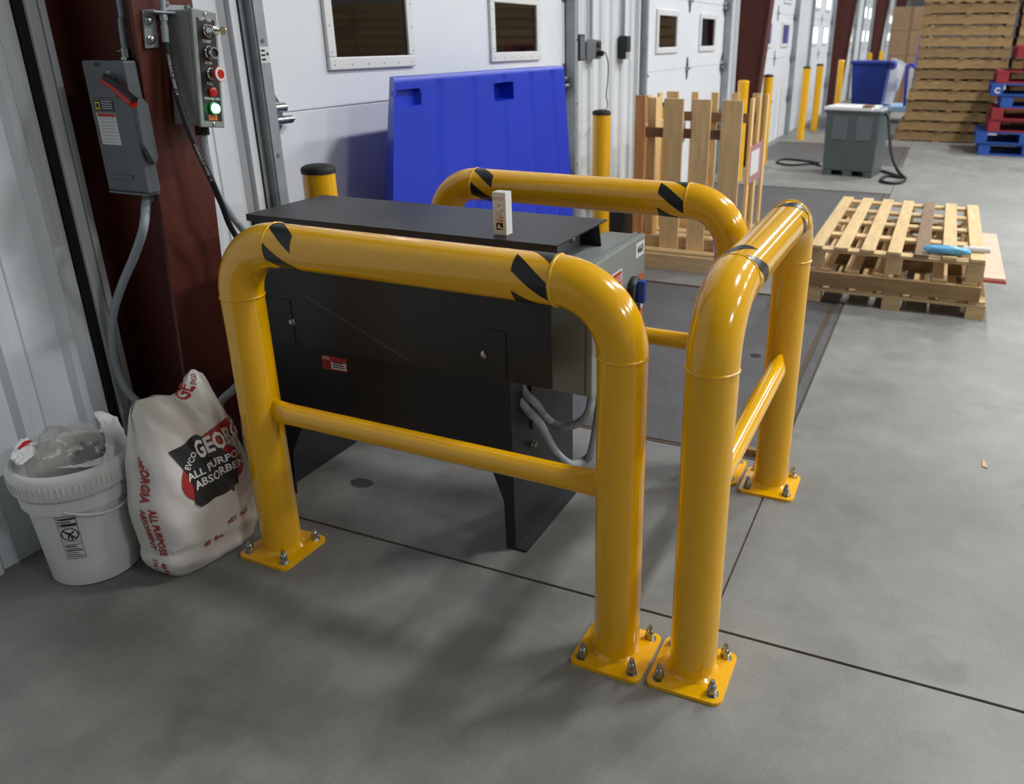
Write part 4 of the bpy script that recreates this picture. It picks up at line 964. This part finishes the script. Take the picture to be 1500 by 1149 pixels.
obj('upright', MB().tube([(.45, -.14, .25), (.45, -.23, 2.6)], .028, 12), 'blue_frame', ct2, 60)
obj('handle_loop', MB().tube(bez([(-.47, -.16, .30), (-.47, -.17, .85), (-.47, -.13, 1.0), (-.47, -.04, 1.0), (-.47, -.02, .9), (-.47, -.06, .30)], 6), .028, 10), 'blue_frame', ct2, 60)
obj('sign', MB().box(-.50, -.49, -.14, -.07, .45, .95), 'label_white', ct2)
for x in (-.4, .4):
    for y in (-.14, .3): obj('caster', MB().lathe((x, y - .02, .09), [(.03, 0), (.09, .003), (.09, .037), (.03, .04)], 18, (0, 1, 0)).box(x - .02, x + .02, y - .03, y + .03, .09, .20), 'rubber', ct2, 40)
wrp = thing('wrapped_roll', 'white plastic wrapped roll leaning on the blue platform cart', 'roll', (17.3, .85, .29))
mb = MB().tube(bez([(17.05, 1.04, .30), (17.12, .99, .62), (17.2, .93, .98), (17.22, .90, 1.08)], 6), [.12] * 6 + [.15] * 6 + [.14] * 6 + [.05], 16)
obj('film', mb, 'cloudy', wrp, 60)
for k, (z0, z1) in enumerate(((.0, .55), (.55, 1.1), (1.1, 1.62), (1.62, 2.1))):
    b = thing('cardboard_box', 'large brown cardboard box in the stack behind the blue cart, ' + ('bottom one', 'second from the floor', 'third from the floor', 'topmost one')[k], 'box', (21.0, .95, z0), 0, local=True)
    obj('carton', MB().box(-.35, .35, -.45, .40, 0, z1 - z0 - .004), 'cardboard', b, bevel=.01)
    obj('tape', MB().box(-.352, -.35, -.03, .03, 0, z1 - z0 - .01), 'wood_brown', b)

# ================================================================ TALL STACKS OF BROWN PALLETS
def brown():
    r = thing('wooden_pallet', 'weathered wooden pallet in the brown stack beside blue cart', 'pallet', (14.35, 0, 0), 0, 'pallets of the tall brown stack', local=True)
    for x in (-.5, -.02, .46): obj('stringer', MB().box(x, x + .04, -.61, .61, .016, .131), 'wood_weather', r)
    for k in range(7): y = -.60 + k * .185; obj('deck_board', MB().box(-.51, .51, y, y + .09, .131, .147), 'wood_weather_x', r)
    for y in (-.60, -.045, .51): obj('bottom_board', MB().box(-.51, .51, y, y + .09, 0, .016), 'wood_weather_x', r)
    return r
nth = ['bottom one'] + [n + ' from the floor' for n in 'second third fourth fifth sixth seventh eighth ninth tenth eleventh twelfth thirteenth'.split()] + ['topmost one']
pr0 = brown(); rnd = random.Random(11)
for s_, yc in enumerate((0.02, -1.42, -2.70, -3.98, -5.26, -6.54)):
    for k in range(14):
        o_ = None; jit = rnd.uniform(-.012, .012); dx = rnd.uniform(-.02, .02); yy = yc + jit + (-.03 if k < 2 else -.09 if k < 5 else -.14) * (s_ == 0) + (.06 if k == 0 and s_ == 0 else 0)
        if s_ == 0 and k == 0: pr0.location = (14.35, yy, 0); pr0['label'] += ', ' + nth[0]; base_lab = pr0['label'].rsplit(',', 1)[0]; continue
        clone(pr0, (14.35 + dx, yy, k * .1485), rnd.uniform(-.01, .01),
              base_lab + ', ' + nth[k] if s_ == 0 else ('weathered wooden pallet in the stack behind the red and blue pallets, ' + nth[k]) if s_ == 1 else 'weathered wooden pallet in the long row of stacks past the red and blue pallets',
              None if s_ == 0 else 'pallets of the stack behind the red and blue ones' if s_ == 1 else 'pallets of the tall stacks further out')
# red and blue pallets
def blockpal(m):
    r = thing('block_pallet', 'x', 'pallet', (0, 0, 0), 0, local=True)
    for x in (-.5, -.07, .36):
        for y in (-.6, -.07, .46): obj('block', MB().box(x, x + .14, y, y + .14, .018, .112), m, r)
    for k in range(7): x = -.5 + k * .15; obj('deck_board', MB().box(x, x + .10, -.6, .6, .131, .150), m, r)
    for y in (-.6, -.07, .46): obj('stringer_board', MB().box(-.5, .5, y, y + .14, .112, .131), m, r)
    for x in (-.5, -.06, .38): obj('bottom_board', MB().box(x, x + .12, -.6, .6, 0, .018), m, r)
    return r
seq = [('b', -.50), ('b', -.44), ('r', -.57), ('r', -.585), ('b', -.67), ('b', -.53), ('r', -.57), ('b', -.92), ('r', -.76)]
proto = {'b': blockpal('pal_blue'), 'r': blockpal('pal_red')}; used = set()
ordn = ['bottom one', 'second from the floor', 'third from the floor', 'fourth from the floor', 'fifth from the floor', 'sixth, marked with a C', 'seventh from the floor', 'eighth from the floor', 'topmost one']
for k, (c, yl_) in enumerate(seq):
    loc = (13.0 - .02 * (k % 2), yl_ - .6, k * .153); lab_ = ('blue' if c == 'b' else 'red') + ' painted wooden pallet in the red and blue stack, ' + ordn[k]
    if c not in used: o = proto[c]; used.add(c); o.location = loc; o['label'] = lab_
    else: o = clone(proto[c], loc, 0, lab_)
    o['group'] = 'red and blue pallet stack'
    if k == 5:
        mb = MB(); text(mb, 'C', (-.5015, .53, .030), (0, -1, 0), (0, 0, 1), .065, center=True, bold=.03); obj('lettering', mb, 'white_ink', o)

# splinter of wood on the bare concrete
p = on(2, 0, 1441, 681)
tag(obj('wood_chip', MB().prism([(p.x - .028, p.y - .012, 0), (p.x + .026, p.y - .004, 0), (p.x + .030, p.y + .004, 0), (p.x - .020, p.y + .006, 0)], (0, 0, .004)), 'wood'), 'small pale wood splinter lying alone on the bare concrete floor', 'wood chip')
